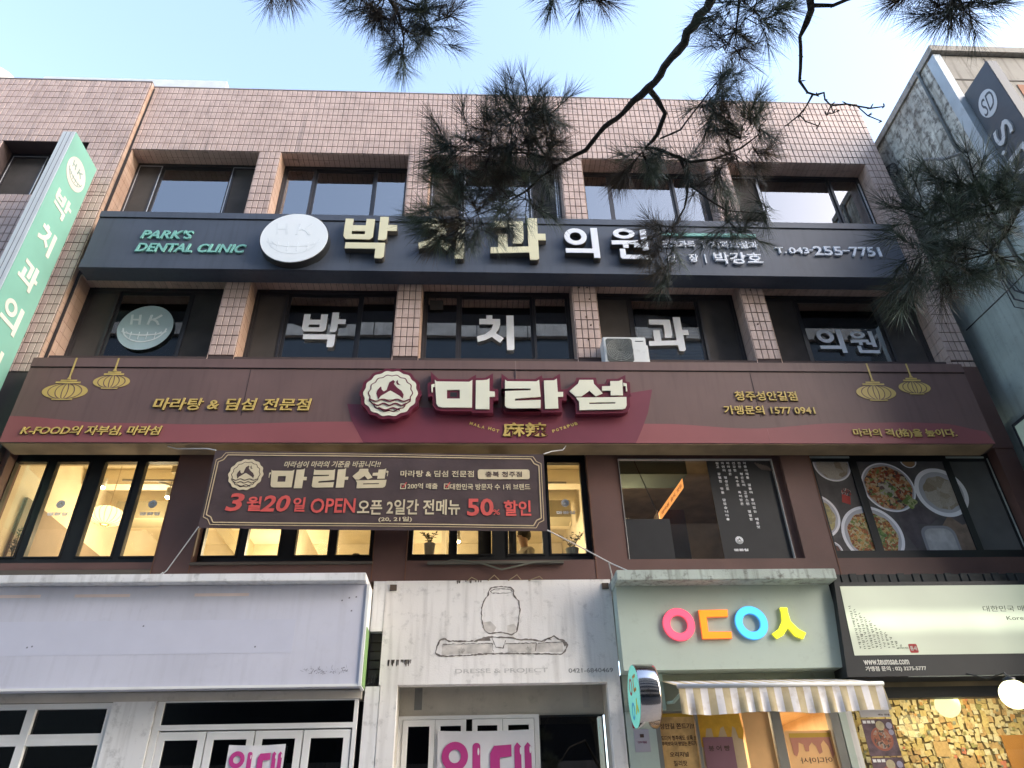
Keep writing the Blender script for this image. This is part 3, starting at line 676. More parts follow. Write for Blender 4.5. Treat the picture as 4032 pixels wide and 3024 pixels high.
def potted(x, y, z, h, rr, potm, label, leafm, n=60, sp=1.0, pot_h=.17):
    t = thing('potted_plant', label, 'plant', (x, y, z))
    build('pot', MB().lathe(x, y, z, [(.001, 0), (rr*.75, 0), (rr, pot_h), (rr*.9, pot_h), (rr*.85, pot_h-.02), (.001, pot_h-.02)], 20), potm, t, smooth=False)
    st = MB(); lf = MB()
    for i in range(7):
        a = rnd.uniform(0, 6.28); l = h*rnd.uniform(.6, 1); dx, dy = math.cos(a)*.09*sp, math.sin(a)*.07*sp
        p0 = Vector((x, y, z+pot_h-.03)); p1 = Vector((x+dx*.5, y+dy*.5, z+pot_h+l*.5)); p2 = Vector((x+dx*1.3, y+dy*1.3, z+pot_h+l))
        st.tube([p0, p1, p2], [.005, .004, .002], 5)
        for k in range(n//7):
            q = rnd.uniform(.25, 1); c = p0.lerp(p1, q*2) if q < .5 else p1.lerp(p2, q*2-1)
            b = rnd.uniform(0, 6.28); d = Vector((math.cos(b), math.sin(b)*.7, rnd.uniform(-.2, .6))).normalized(); s_ = rnd.uniform(.03, .055)
            e = c+d*s_; sd_ = d.cross(Vector((0, 0, 1))).normalized()*s_*.28
            lf.poly([c, c.lerp(e, .5)+sd_, e, c.lerp(e, .5)-sd_])
    build('stem', st, mat('stem', (.08, .07, .03), .8), t); o = build('leaves', lf, leafm, t, kind='stuff')
LEAF = mat('dark_leaf', (.03, .055, .025), .5, var=.4, scale=20)
potted(-.61, .40, 4.93, .22, .075, mat('grey_pot', (.42, .42, .40), .7), 'bushy plant in a cylindrical grey pot on the sill below the banner', LEAF, 90, .9, .20)
potted(1.28, .40, 4.93, .26, .09, mat('teal_pot', (.35, .42, .42), .7), 'fern like plant in a low pale pot right of the banner', LEAF, 100, 1.6, .12)
potted(-5.93, .42, 4.90, .40, .06, mat('red_pot', (.3, .1, .08), .7), 'tall leafy plant at the far left window corner', LEAF, 120, 1.1, .08)
# counter and sill ledge
box('window_ledge', XL+.02, 1.74, .31, .62, 4.80, 4.90, DARKWOOD, B)

# two seated guests, glimpsed through the glass
def person(x, y, z, yaw, label, top, hairm):
    t = thing('person', label, 'person', (x, y, z))
    R_ = Matrix.Rotation(yaw, 4, 'Z')
    P_ = [(0, 0, .0, .15), (0, 0, .22, .14), (0, .01, .42, .155), (0, .01, .52, .075), (0, .0, .58, .052), (0, -.01, .66, .075), (0, -.015, .75, .088), (0, -.01, .82, .055),
          (-.17, 0, .46, .062), (-.22, -.05, .22, .048), (-.16, -.22, .12, .038), (-.12, -.34, .16, .033), (.17, 0, .46, .062), (.22, -.05, .22, .048), (.16, -.22, .12, .038), (.12, -.34, .16, .033),
          (-.1, -.05, -.02, .11), (-.12, -.42, .0, .075), (-.12, -.45, -.42, .045), (.1, -.05, -.02, .11), (.12, -.42, .0, .075), (.12, -.45, -.42, .045)]
    E_ = [(0, 1), (1, 2), (2, 3), (3, 4), (4, 5), (5, 6), (6, 7), (2, 8), (8, 9), (9, 10), (10, 11), (2, 12), (12, 13), (13, 14), (14, 15), (0, 16), (16, 17), (17, 18), (0, 19), (19, 20), (20, 21)]
    me = bpy.data.meshes.new('body'); me.from_pydata([tuple(Vector((x, y, z))+R_ @ Vector(p[:3])) for p in P_], E_, [])
    o = bpy.data.objects.new('tmp', me); COL.objects.link(o)
    mo = o.modifiers.new('s', 'SKIN'); sv_ = me.skin_vertices[0].data
    for i, p in enumerate(P_): sv_[i].radius = (p[3], p[3]); sv_[i].use_root = (i == 0)
    mo2 = o.modifiers.new('u', 'SUBSURF'); mo2.levels = 2; mo2.render_levels = 2
    dg = bpy.context.evaluated_depsgraph_get(); dg.update()
    m2 = bpy.data.meshes.new_from_object(o.evaluated_get(dg)); bpy.data.objects.remove(o)
    m2.name = 'body'; m2.materials.clear()
    m2.materials.append(top); m2.materials.append(mat('skin', (.50, .32, .23), .6)); m2.materials.append(mat('dark_trousers', (.03, .03, .04), .8))
    inv = R_.inverted()
    for p in m2.polygons:
        c = inv @ (Vector(p.center)-Vector((x, y, z)))
        p.material_index = 1 if c.z > .55 or c.y < -.25 and c.z > .08 else (2 if c.z < .02 else 0); p.use_smooth = True
    link('body', m2, None, t)
    hb = MB(); hc = Vector((x, y, z))+R_ @ Vector((0, .01, .755))
    hb.lathe(hc.x, hc.y, hc.z, [(.001, .115), (.05, .105), (.085, .07), (.10, .02), (.100, -.03), (.085, -.07), (.05, -.09)], 16)
    build('hair', hb, hairm, t, smooth=True)
    for sx in (-1, 1):
        ec = Vector((x, y, z))+R_ @ Vector((sx*.03, -.097, .725)); build('eye', MB().lathe(ec.x, ec.y, ec.z, [(.001, .008), (.008, 0), (.001, -.008)], 8), mat('eye_dark', (.02, .015, .012), .3), t)
    nc = [Vector((x, y, z))+R_ @ Vector(v) for v in ((0, -.095, .735), (0, -.118, .695), (-.014, -.095, .69), (.014, -.095, .69))]
    nb = MB(); nb.poly([nc[0], nc[1], nc[2]]); nb.poly([nc[0], nc[3], nc[1]]); nb.poly([nc[2], nc[1], nc[3]]); build('nose', nb, mat('skin', (.50, .32, .23), .6), t)
    return t
person(.70, 1.25, 4.84, math.radians(-60), 'seated guest in a pale jacket behind the glass under the banner', mat('pale_jacket', (.55, .52, .45), .8), mat('dark_hair', (.02, .015, .012), .6))
person(-1.76, 1.6, 4.58, math.radians(20), 'guest with dark hair barely showing above the sill at the middle window', mat('grey_top', (.2, .2, .2), .8), mat('dark_hair', (.02, .015, .012), .6))
for x, y in ((.70, 1.25), (-1.76, 1.6)):
    t = tag(box('stool', x-.18, x+.18, y-.18, y+.18, 4.46, 4.78 if x > 0 else 4.56, DARKWOOD, bevel=.02), 'dark stool under the guest in the pale jacket' if x > 0 else 'dark stool under the guest at the middle window', 'stool')

# dim room behind the picture window, with a hanging lit sign
r = MB(); x0, x1 = 1.77, XR-.01
r.poly([(x0, 4.2, 4.45), (x1, 4.2, 4.45), (x1, 4.2, 6.98), (x0, 4.2, 6.98)]); r.poly([(x0, .31, 6.98), (x1, .31, 6.98), (x1, 4.2, 6.98), (x0, 4.2, 6.98)])
r.poly([(x0, .31, 4.45), (x1, .31, 4.45), (x1, 4.2, 4.45), (x0, 4.2, 4.45)]); r.poly([(x0, .31, 4.45), (x0, 4.2, 4.45), (x0, 4.2, 6.98), (x0, .31, 6.98)]); r.poly([(x1, .31, 4.45), (x1, 4.2, 4.45), (x1, 4.2, 6.98), (x1, .31, 6.98)])
build('back_room', r, mat('dim_room', (.50, .40, .30), .9, var=.3), B)
box('green_beam', 1.8, 3.2, 1.0, 1.5, 6.45, 6.9, mat('teal_grey', (.20, .26, .23), .8), B)
box('shelf_unit', 2.75, 3.15, 1.3, 1.6, 4.5, 6.0, DARKWOOD, B); box('shelf_unit', 1.9, 2.3, 2.3, 2.6, 4.5, 6.3, DARKWOOD, B)
hs = thing('lit_hanging_sign', 'glowing orange strip sign slanting inside the picture window', 'sign', (2.87, .9, 6.0))
hb = MB(); q = [(2.66, 5.66), (2.66, 5.80), (3.08, 6.33), (3.08, 6.18)]
hb.prism(q, .9, .96); build('light_box', hb, emis('orange_lightbox', (1.0, .36, .10), 1.0), hs)
text('마라섬  음식  맛집', -.22, .22, -.028, .028, lambda u, v, n: (2.87+u*.80-0*v, .9-n, 5.99+u*1.02+v), .003, mat('deep_red_print', (.35, .02, .01), .6), hs, bold=.016)
build('hanger', MB().tube([(2.64, .93, 5.78), (2.40, .93, 6.6), (2.38, .93, 6.95)], .006, 5), BLACKF, hs)
ld = bpy.data.lights.new('room_light', 'POINT'); ld.energy = 14*LAMP; ld.color = (1, .7, .45); ld.shadow_soft_size = .1
lo = bpy.data.objects.new('room_light', ld); COL.objects.link(lo); lo.location = (2.3, 1.6, 5.9)

# ================================================================== SIGNS
# ---- clinic fascia
cs = thing('clinic_sign', 'long slate grey dental clinic sign under the top windows', 'sign', (.5, -.3, 9.28))
sp_ = MB(); sp_.box(-6.06, 7.02, -.30, -.012, 9.28, 10.50)
build('sign_box', sp_, DARKSIGN, cs, bevel=.006)
for z0, z1 in ((10.372, 10.498), (9.285, 9.442)): box('rail', -6.055, 7.015, -.318, -.3015, z0, z1, DARKSIGN, cs)
for x in (-2.0, .45, 3.6): box('panel_joint', x, x+.008, -.3025, -.3005, 9.445, 10.37, BLACKP, cs)
pl = FRONT(-.302)
text("PARK'S", -5.30, -4.50, 9.90, 10.085, pl, .025, MINT, cs, bold=.022, shear=.22, split=True)
text('DENTAL CLINIC', -5.31, -3.63, 9.62, 9.80, pl, .025, MINT, cs, bold=.022, shear=.22, split=True)
for z_ in (10.358, 9.443): box('seam', -6.05, 7.01, -.3035, -.3005, z_, z_+.013, mat('seam_black', (.006, .006, .007), .8, var=.02), cs)
# backs of channel letters in dark metal, faces in acrylic
def channel(fn, x0, x1, z0, z1, m):
    fn(x0, x1, z0, z1, FRONT(-.302), .10, mat('letter_return', (.06, .055, .05), .5), cs, 'letter_return'); fn(x0+.006, x1-.006, z0+.006, z1-.006, FRONT(-.402), .012, m, cs)
channel(glyph_bak, -2.13, -1.285, 9.46, 10.375, CREAMY); channel(glyph_chi, -.94, -.205, 9.475, 10.35, CREAMY)
channel(glyph_gwa, .20, 1.10, 9.47, 10.40, CREAMY); channel(glyph_ui, 1.385, 1.95, 9.53, 10.20, WHITEA); channel(glyph_won, 2.15, 2.80, 9.52, 10.20, WHITEA)
shape('stripe', [rect(3.0, 4.60, 10.135, 10.195)], pl, .03, MINT, cs)
text('진료과목', 3.0, 3.55, 9.875, 10.025, pl, .03, WHITEA, cs, split=True); shape('divider', [rect(3.675, 3.69, 9.87, 10.03)], pl, .02, WHITEA, cs)
text('치과보철과', 3.81, 4.59, 9.875, 10.025, pl, .03, WHITEA, cs, split=True)
text('원', 3.03, 3.18, 9.56, 9.73, pl, .03, WHITEA, cs, split=True); text('장', 3.40, 3.55, 9.56, 9.73, pl, .03, WHITEA, cs, split=True)
shape('divider', [rect(3.665, 3.68, 9.54, 9.74)], pl, .02, WHITEA, cs); text('박강호', 3.81, 4.60, 9.52, 9.77, pl, .04, WHITEA, cs, bold=.016, split=True)
text('T.', 4.87, 5.04, 9.78, 9.91, pl, .03, WHITEA, cs, bold=.016, split=True); text('043', 5.09, 5.42, 9.775, 9.91, pl, .03, WHITEA, cs, bold=.016, split=True)
shape('hyphen', [rect(5.43, 5.49, 9.845, 9.865)], pl, .03, WHITEA, cs); text('255', 5.50, 5.98, 9.745, 9.945, pl, .03, WHITEA, cs, bold=.016, split=True)
shape('hyphen', [rect(5.99, 6.11, 9.84, 9.865)], pl, .03, WHITEA, cs); text('7751', 6.12, 6.63, 9.735, 9.94, pl, .03, WHITEA, cs, bold=.016, split=True)
shape('disc_rim', [ring(-2.87, 9.84, .535, 64)], pl, .14, BLACKP, cs); shape('disc_face', [ring(-2.87, 9.84, .52, 64)], FRONT(-.442), .012, mat('white_disc_face', (.82, .88, .90), .35, var=.03), cs)
smile(-2.87, 9.84, .50, FRONT(-.4545), mat('faint_disc_print', (.79, .855, .88), .45), cs, dep=.0005, wd=.04)
smk = mat('sign_underside', (.02, .022, .026), .6)

# ---- restaurant fascia
rs = thing('restaurant_sign', 'long brown and red hot pot restaurant sign across the facade', 'sign', (.5, -.33, 6.24))
build('sign_box', MB().box(-6.14, 7.14, -.33, -.014, 6.245, 7.58), BROWN, rs, bevel=.005)
box('rail', -6.135, 7.135, -.343, -.3315, 7.432, 7.578, BROWN, rs)
box('soffit', -6.1, 7.1, -.32, -.02, 6.232, 6.2445, mat('plywood_soffit', (.30, .22, .13), .8, var=.3, scale=3), rs)
for x_ in (-3.15, 3.93): box('panel_joint', x_, x_+.005, -.3333, -.3312, 6.66, 7.41, mat('seam_black', (.006, .006, .007), .8), rs)
box('seam', .55, .556, -.3445, -.332, 7.15, 7.578, mat('tan_seam', (.28, .20, .17), .7), rs)
box('seam_line', -6.13, 7.13, -.3345, -.3315, 7.418, 7.431, mat('seam_black', (.006, .006, .007), .8), rs)
def wave(x):
    pts = [(-6.14, 6.64), (-4.84, 6.54), (-3.64, 6.52), (-1.81, 6.57), (-1.72, 6.57), (.5, 6.56), (2.51, 6.55), (3.76, 6.48), (5.05, 6.57), (6.0, 6.585), (6.46, 6.57), (7.14, 6.44)]
    for (a, b), (c, d) in zip(pts, pts[1:]):
        if a <= x <= c: t = (x-a)/(c-a); t = t*t*(3-2*t); return b+(d-b)*t
    return 6.5
xs = [-6.135+i*.08 for i in range(int(13.27/.08)+1)]
shape('red_band', [[(-6.135, 6.25)]+[(7.135, 6.25)]+[(x, wave(x)) for x in reversed(xs)]], FRONT(-.3325), .001, RED, rs)
for x in (3.98, 6.02): box('film_crease', x, x+.006, -.3355, -.334, 6.25, wave(x)-.02, mat('crease_red', (.34, .13, .13), .6), rs)
bowl = [(-1.49, 6.252), (2.14, 6.252), (2.24, 6.45), (2.36, 6.72), (2.47, 7.11), (2.0, 7.02), (1.2, 6.88), (.4, 6.80), (-.6, 6.79), (-1.3, 6.83), (-1.76, 6.85), (-1.68, 6.6)]
shape('bowl_shape', [bowl], FRONT(-.3335), .001, MAROON, rs)
def lantern(cx, cz, rx, rz, zt, parent_=rs):
    L_ = thing_part = shape('lantern_print', [ring(cx, cz, rx, 40, rz=rz)], FRONT(-.3350), .001, GOLD, parent_)
    k = 0
    for s_ in (-.75, -.42, -.12, .12, .42, .75):
        pts = [(cx+s_*rx*math.cos(t)*.98, cz+rz*math.sin(t)*.98) for t in [x_/8*1.35 for x_ in range(-8, 9)]]
        shape('lantern_rib', [band(pts, .012)], FRONT(-.3363-k*.0002), .001, BROWN, L_); k += 1
    shape('lantern_cap', [rect(cx-rx*.55, cx+rx*.55, cz+rz+.005, cz+rz+.03)], FRONT(-.3363), .001, GOLD, L_)
    shape('lantern_cap', [rect(cx-rx*.36, cx+rx*.36, cz+rz+.036, cz+rz+.062)], FRONT(-.3363), .001, GOLD, L_)
    shape('lantern_cap', [rect(cx-rx*.45, cx+rx*.45, cz-rz-.012, cz-rz+.006)], FRONT(-.3368), .001, GOLD, L_)
    shape('lantern_cord', [[(cx-.03, cz+rz+.062), (cx+.03, cz+rz+.062), (cx+.012, cz+rz+.10), (cx+.012, zt), (cx-.012, zt), (cx-.012, cz+rz+.10)]], FRONT(-.3455), .001, GOLD, L_)
lantern(-5.55, 7.03, .30, .125, 7.575); lantern(-4.98, 7.19, .245, .105, 7.575); lantern(5.70, 7.075, .29, .125, 7.575); lantern(6.295, 7.165, .235, .105, 7.575)
flat = FRONT(-.3348)
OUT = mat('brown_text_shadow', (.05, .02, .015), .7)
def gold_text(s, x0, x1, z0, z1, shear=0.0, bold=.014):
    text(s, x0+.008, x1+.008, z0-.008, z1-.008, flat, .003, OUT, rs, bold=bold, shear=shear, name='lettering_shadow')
    text(s, x0, x1, z0, z1, FRONT(-.3385), .012, GOLD, rs, bold=bold, shear=shear, split=True)
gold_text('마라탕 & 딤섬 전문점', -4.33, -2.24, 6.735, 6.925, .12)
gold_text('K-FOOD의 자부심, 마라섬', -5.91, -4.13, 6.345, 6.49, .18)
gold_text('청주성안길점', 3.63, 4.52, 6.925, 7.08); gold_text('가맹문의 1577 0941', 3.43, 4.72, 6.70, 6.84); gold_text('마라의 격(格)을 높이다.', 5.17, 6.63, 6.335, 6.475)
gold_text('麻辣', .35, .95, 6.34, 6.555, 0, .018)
for i, ch in enumerate('MALAHOT'):
    t = i/6; x = -.07+t*.32+(.035 if i > 3 else 0); z = 6.545-.115*t; text(ch, x-.021, x+.021, z-.022, z+.022, flat, .004, GOLD, rs, bold=.04, rot=-.30+.12*t)
for i, ch in enumerate('POT&PUB'):
    t = i/6; x = 1.04+t*.31; z = 6.432+.115*t; text(ch, x-.020, x+.020, z-.022, z+.022, flat, .004, GOLD, rs, bold=.04, rot=.20+.12*t)
G_ = {
'm1': [(-0.579, 7.182), (-0.553, 7.153), (-0.104, 7.149), (-0.060, 7.181), (-0.062, 6.733), (-0.457, 6.732), (-0.517, 6.747), (-0.544, 6.797), (-0.561, 6.991)],
'm1h': [(-0.407, 7.016), (-0.230, 7.017), (-0.228, 6.874), (-0.403, 6.873)],
'ear1': [(-0.624, 7.098), (-0.580, 7.111), (-0.576, 7.067), (-0.600, 7.059), (-0.599, 6.980), (-0.616, 6.974)],
'a1': [(-0.011, 7.175), (0.071, 7.176), (0.141, 7.183), (0.177, 7.208), (0.175, 6.995), (0.248, 6.991), (0.248, 6.909), (0.175, 6.909), (0.174, 6.710), (-0.014, 6.710)],
'r': [(0.393, 7.189), (0.422, 7.163), (0.827, 7.162), (0.867, 7.188), (0.878, 6.913), (0.524, 6.878), (0.523, 6.843), (0.875, 6.859), (0.869, 6.730), (0.482, 6.722), (0.405, 6.735), (0.385, 6.772), (0.389, 7.000), (0.742, 7.015), (0.743, 7.044), (0.390, 7.042)],
'a2': [(0.933, 7.178), (1.075, 7.183), (1.116, 7.211), (1.117, 6.990), (1.191, 6.991), (1.186, 6.914), (1.113, 6.914), (1.111, 6.725), (0.929, 6.718)],
's': [(1.430, 7.192), (1.626, 7.193), (1.630, 7.129), (1.740, 6.973), (1.638, 6.921), (1.558, 7.014), (1.436, 6.916), (1.358, 6.919), (1.281, 7.006), (1.408, 7.128)],
'eo': [(1.865, 7.173), (1.990, 7.178), (2.037, 7.204), (2.019, 6.944), (1.847, 6.939), (1.855, 7.015), (1.734, 7.015), (1.741, 7.088), (1.857, 7.093)],
'ear2': [(2.046, 7.149), (2.092, 7.133), (2.084, 7.006), (2.066, 7.006), (2.072, 7.090), (2.040, 7.098)],
'm2': [(1.365, 6.899), (2.064, 6.913), (2.053, 6.780), (2.031, 6.735), (1.985, 6.714), (1.398, 6.700), (1.401, 6.838)],
'm2h': [(1.542, 6.822), (1.901, 6.828), (1.899, 6.805), (1.540, 6.797)],
'flame': [(-1.331, 6.864), (-1.364, 6.955), (-1.351, 7.006), (-1.321, 7.058), (-1.304, 7.064), (-1.295, 7.017), (-1.264, 6.986), (-1.226, 7.011), (-1.218, 7.059), (-1.197, 7.136), (-1.148, 7.174), (-1.125, 7.149), (-1.135, 7.111), (-1.088, 7.049), (-1.025, 6.998), (-0.992, 6.937), (-1.000, 6.876), (-1.036, 6.906), (-1.099, 6.951), (-1.174, 6.997), (-1.244, 6.950), (-1.301, 6.909)],
'flame2': [(-1.088, 7.178), (-1.108, 7.143), (-1.091, 7.101), (-1.048, 7.095), (-1.079, 7.128)],
'bun': [(-1.322, 6.860), (-1.301, 6.909), (-1.244, 6.950), (-1.195, 6.987), (-1.174, 6.997), (-1.099, 6.951), (-1.036, 6.906), (-1.011, 6.855)]}
WORD = [('m1', 'm1h'), ('ear1',), ('a1',), ('r',), ('a2',), ('s',), ('eo',), ('ear2',), ('m2', 'm2h')]
def orient(p, ccw=True):
    a = sum(p[i-1][0]*p[i][1]-p[i][0]*p[i-1][1] for i in range(len(p))); return p if (a > 0) == ccw else p[::-1]
def wordmark(place, x0, z0, sc, d_back, d_face, mb_, mf, parent, backing=.05, name='letter'):
    tr = lambda l: [(x0+(x+.62)*sc, z0+(z-6.70)*sc) for x, z in l]
    for i, g_ in enumerate(WORD):
        o = [orient(tr(G_[g_[0]]))]+[orient(tr(G_[h]), False) for h in g_[1:]]
        if backing: shape('letter_backing', [o[0]], place(0), d_back-i*.0011, mb_, parent, offset=backing*sc)
        shape(name, o, place(d_back if backing else 0), d_face, mf, parent, offset=0)
def roundel(place, cx, cz, R_, d, mb_, mf, parent):
    tr = lambda l: [(cx+(x+1.172)*R_/.362, cz+(z-6.965)*R_/.362) for x, z in l]
    if d > .02: shape('emblem_backing', [ring(cx, cz, R_*1.13, 112, 14, R_*.03)], place(0), d, mb_, parent)
    else: d = 0
    e = .006 if d else .0015
    shape('emblem_rim', [ring(cx, cz, R_, 112, 14, R_*.028)], place(d), e, mf, parent)
    shape('emblem_line', [ring(cx, cz, R_*.82, 112, 14, R_*.028)], place(d+e), e*.5, mb_, parent)
    shape('emblem_disc', [ring(cx, cz, R_*.775, 112, 14, R_*.028)], place(d+e*1.5), e*.5, mf, parent)
    for k_ in ('flame', 'flame2'): shape('flame', [orient(tr(G_[k_]))], place(d+e*2), e*.5, mb_, parent)
    shape('bun', [orient(tr(G_['bun']))], place(d+e*2.5), e*.5, mf, parent)
    for j, (zz, hw) in enumerate(((-.34, .78), (-.52, .66), (-.72, .40))):
        pts = [(cx+R_*(-hw+2*hw*i/30), cz+R_*(zz+.045*math.cos(i/30*2*math.pi*(3 if j < 2 else 1.5)))) for i in range(31)]
        shape('wave_line', [band(pts, R_*.055)], place(d+e*3), e*.5+j*.0002, mb_, parent)
rp_ = lambda d: FRONT(-.335-d)
wordmark(rp_, -.62, 6.70, 1.0, .095, .014, MAROON2, CREAM, rs)
box('counter_hole', -.36, -.27, -.4315, -.4305, 6.91, 6.98, BLACKP, rs)
roundel(rp_, -1.172, 6.965, .362, .09, MAROON2, CREAM, rs)

# ---- opening banner with its ropes
bn = thing('opening_banner', 'brown fabric opening banner tied across the middle windows', 'banner', (-1.24, -.36, 5.0))
BX0, BX1, BZT, BZB = -3.37, .885, (6.125, 6.07), (5.06, 5.0)
def bplane(n0):
    def f_(u, v, n):
        t = (u-BX0)/(BX1-BX0); wv = .006*math.sin(u*1.7+v*1.2)
        return (u, -.36+wv-n0-n, v)
    return f_
bm_ = MB(); NX, NZ = 90, 22
for j in range(NZ+1):
    for i in range(NX+1):
        t = i/NX; s_ = j/NZ; x = BX0+(BX1-BX0)*t; zt = BZT[0]+(BZT[1]-BZT[0])*t-.012*math.sin(math.pi*t); zb = BZB[0]+(BZB[1]-BZB[0])*t-.012*math.sin(math.pi*t)
        z = zb+(zt-zb)*s_; wr = .006*math.sin(x*1.7+z*1.2)
        bm_.v.append((x, -.36+wr+.004, z))
for j in range(NZ):
    for i in range(NX): a = j*(NX+1)+i; bm_.f.append((a, a+1, a+NX+2, a+NX+1))
build('fabric', bm_, mat('brown_banner_fabric', (.082, .055, .052), .45, var=.30, scale=2.2, bump=1.0, bscale=4), bn, smooth=True)
CREAMP = mat('cream_print', (.66, .56, .36), .6, var=.12, scale=4); REDP = mat('coral_red_print', (.66, .10, .08), .6, var=.15, scale=5); DKP = mat('dark_print', (.07, .04, .035), .6)
def bz(x, z): return z-.0126*(x-BX0)         # lines on the banner drop slightly to the right
def bt(s, x0, x1, z0, z1, m, **k):
    k.setdefault('bold', .012)
    return text(s, x0, x1, z0, z1, bplane(.003), .0015, m, bn, **k)
for o_, wd in ((.04, .009), (.07, .014)):
    c = .10
    pts = [(BX0+o_+c, BZT[0]-o_), (BX1-o_-c, BZT[1]-o_), (BX1-o_-c*.6, BZT[1]-o_-c*.7), (BX1-o_, BZT[1]-o_-c), (BX1-o_, BZB[1]+o_+c), (BX1-o_-c*.6, BZB[1]+o_+c*.7), (BX1-o_-c, BZB[1]+o_), (BX0+o_+c, BZB[0]+o_), (BX0+o_+c*.6, BZB[0]+o_+c*.7), (BX0+o_, BZB[0]+o_+c), (BX0+o_, BZT[0]-o_-c), (BX0+o_+c*.6, BZT[0]-o_-c*.7)]
    fine = []
    for i in range(len(pts)):
        a, b = pts[i], pts[(i+1) % len(pts)]; n = max(1, int(math.hypot(b[0]-a[0], b[1]-a[1])/.08))
        fine += [(a[0]+(b[0]-a[0])*k/n, a[1]+(b[1]-a[1])*k/n) for k in range(n)]
    fine.append(fine[0])
    mb = MB()
    for a, b in zip(fine, fine[1:]):
        d = math.hypot(b[0]-a[0], b[1]-a[1]); nx, nz = -(b[1]-a[1])/d*wd/2, (b[0]-a[0])/d*wd/2
        P0 = bplane(.003); mb.poly([P0(a[0]+nx, a[1]+nz, 0), P0(b[0]+nx, b[1]+nz, 0), P0(b[0]-nx, b[1]-nz, 0), P0(a[0]-nx, a[1]-nz, 0)])
    build('printed_border', mb, mat('gold_print', (.60, .46, .27), .6), bn)
roundel(lambda d: bplane(.002+d), -2.92, 5.775, .215, .001, DKP, CREAMP, bn)
wordmark(lambda d: bplane(.002+d), -2.63, 5.575, .555, 0, .0015, DKP, CREAMP, bn, backing=0)
bt('마라섬이 마라의 기준을 바꿉니다!!', -2.46, -1.23, 5.87, 5.96, CREAMP, bold=.015, shear=.2)
bt('마라탕 & 딤섬 전문점', -.97, -.03, 5.735, 5.825, CREAMP)
shape('label_plate', [rrect(.02, .69, 5.705, 5.845, .03)], bplane(.002), .0015, CREAMP, bn); text('충북 청주점', .12, .59, 5.735, 5.815, bplane(.0055), .0012, DKP, bn, bold=.016)
bt('200억 매출', -.87, -.49, 5.565, 5.645, CREAMP, bold=.015); bt('대한민국 방문자 수 1위 브랜드', -.33, .69, 5.555, 5.64, CREAMP, bold=.015)
for x in (-.96, -.41):
    shape('tick_box', [rect(x, x+.07, 5.565, 5.64), rect(x+.01, x+.06, 5.575, 5.63)[::-1]], bplane(.002), .0015, CREAMP, bn); shape('tick', [band([(x+.015, 5.615), (x+.032, 5.585), (x+.075, 5.655)], .012)], bplane(.0042), .0012, REDP, bn)
bt('3', -3.09, -2.88, 5.275, 5.515, REDP, bold=.024, shear=.15); bt('월', -2.84, -2.66, 5.275, 5.47, REDP, bold=.024); bt('20', -2.66, -2.31, 5.265, 5.485, REDP, bold=.024, shear=.15)
bt('일', -2.27, -2.12, 5.265, 5.455, REDP, bold=.024); bt('OPEN', -2.05, -1.50, 5.245, 5.44, REDP, bold=.016)
bt('오픈 2일간 전메뉴', -1.60+.13, -.20, 5.215, 5.42, CREAMP, bold=.02); bt('50', -.11, .22, 5.20, 5.435, REDP, bold=.024); bt('%', .21, .30, 5.215, 5.285, REDP); bt('할인', .35, .69, 5.20, 5.41, REDP, bold=.024)
bt('(20, 21일)', -1.20, -.79, 5.118, 5.19, CREAMP, bold=.02)
for pts in ([(-3.36, -.36, 5.07), (-3.55, -.20, 4.862), (-3.74, -.05, 4.64), (-3.78, -.04, 4.60), (-3.72, -.045, 4.56)], [(.88, -.36, 5.01), (1.25, -.33, 4.82), (1.65, -.30, 4.60), (1.82, -.40, 4.475)], [(-3.36, -.36, 6.12), (-3.5, -.31, 6.17), (-3.9, -.27, 6.19), (-4.03, -.26, 6.23)], [(.885, -.36, 6.07), (1.0, -.32, 6.13), (1.15, -.3, 6.16), (1.2, -.29, 6.235)], [(-3.78, -.04, 4.62), (-3.86, -.05, 4.54), (-3.80, -.05, 4.48)], [(1.62, -.30, 4.61), (1.66, -.2, 4.5), (1.68, -.08, 4.42)]):
    build('rope', MB().tube(pts, .0075, 6), ROPE, bn)

for wn, cx in ((WA, -5.41), (WA, -4.24), (WC, 1.20)):
    roundel(lambda d: FRONT(.198-d), cx, 5.62, .055, .001, ROOMWARM, FILM, wn)
    wordmark(lambda d: FRONT(.198-d), cx-.13, 5.46, .095, 0, .0015, FILM, FILM, wn, backing=0)
roundel(lambda d: FRONT(.087-d), 3.44, 5.04, .052, .001, BLKPOSTER, PALE, WD)
wordmark(lambda d: FRONT(.087-d), 3.345, 4.89, .07, 0, .0015, PALE, PALE, WD, backing=0)
# ---- air conditioner
ac = thing('air_conditioner', 'white outdoor air conditioner unit between the second row windows', 'air conditioner', (2.17, -.14, 7.6))
build('casing', MB().box(1.86, 2.50, -.28, -.02, 7.60, 8.075), mat('ac_white', (.68, .70, .68), .5, var=.06, dirt=.2), ac, bevel=.012)
shape('grille_backing', [rrect(1.90, 2.29, 7.62, 8.04, .04)], FRONT(-.281), .004, mat('grille_dark', (.07, .08, .075), .7), ac)
gm = MB()
for r_ in (.04, .07, .10, .13, .16, .19): gm.lathe(2.095, -.29, 7.83, [(r_, 0), (r_+.008, -.004), (r_+.008, .0), (r_, 0)], 28, 'y')
for i in range(16): t = 2*math.pi*i/16; gm.tube([(2.095+.03*math.cos(t), -.291, 7.83+.03*math.sin(t)), (2.095+.2*math.cos(t), -.291, 7.83+.2*math.sin(t))], .003, 4)
for i in range(15): z_ = 7.64+i*.026; gm.box(1.905, 2.285, -.2895, -.2875, z_, z_+.004)
build('fan_grille', gm, mat('grille_wire', (.30, .32, .30), .6), ac, kind='stuff')
box('badge', 2.34, 2.46, -.286, -.2805, 7.99, 8.0, BLACKP, ac)
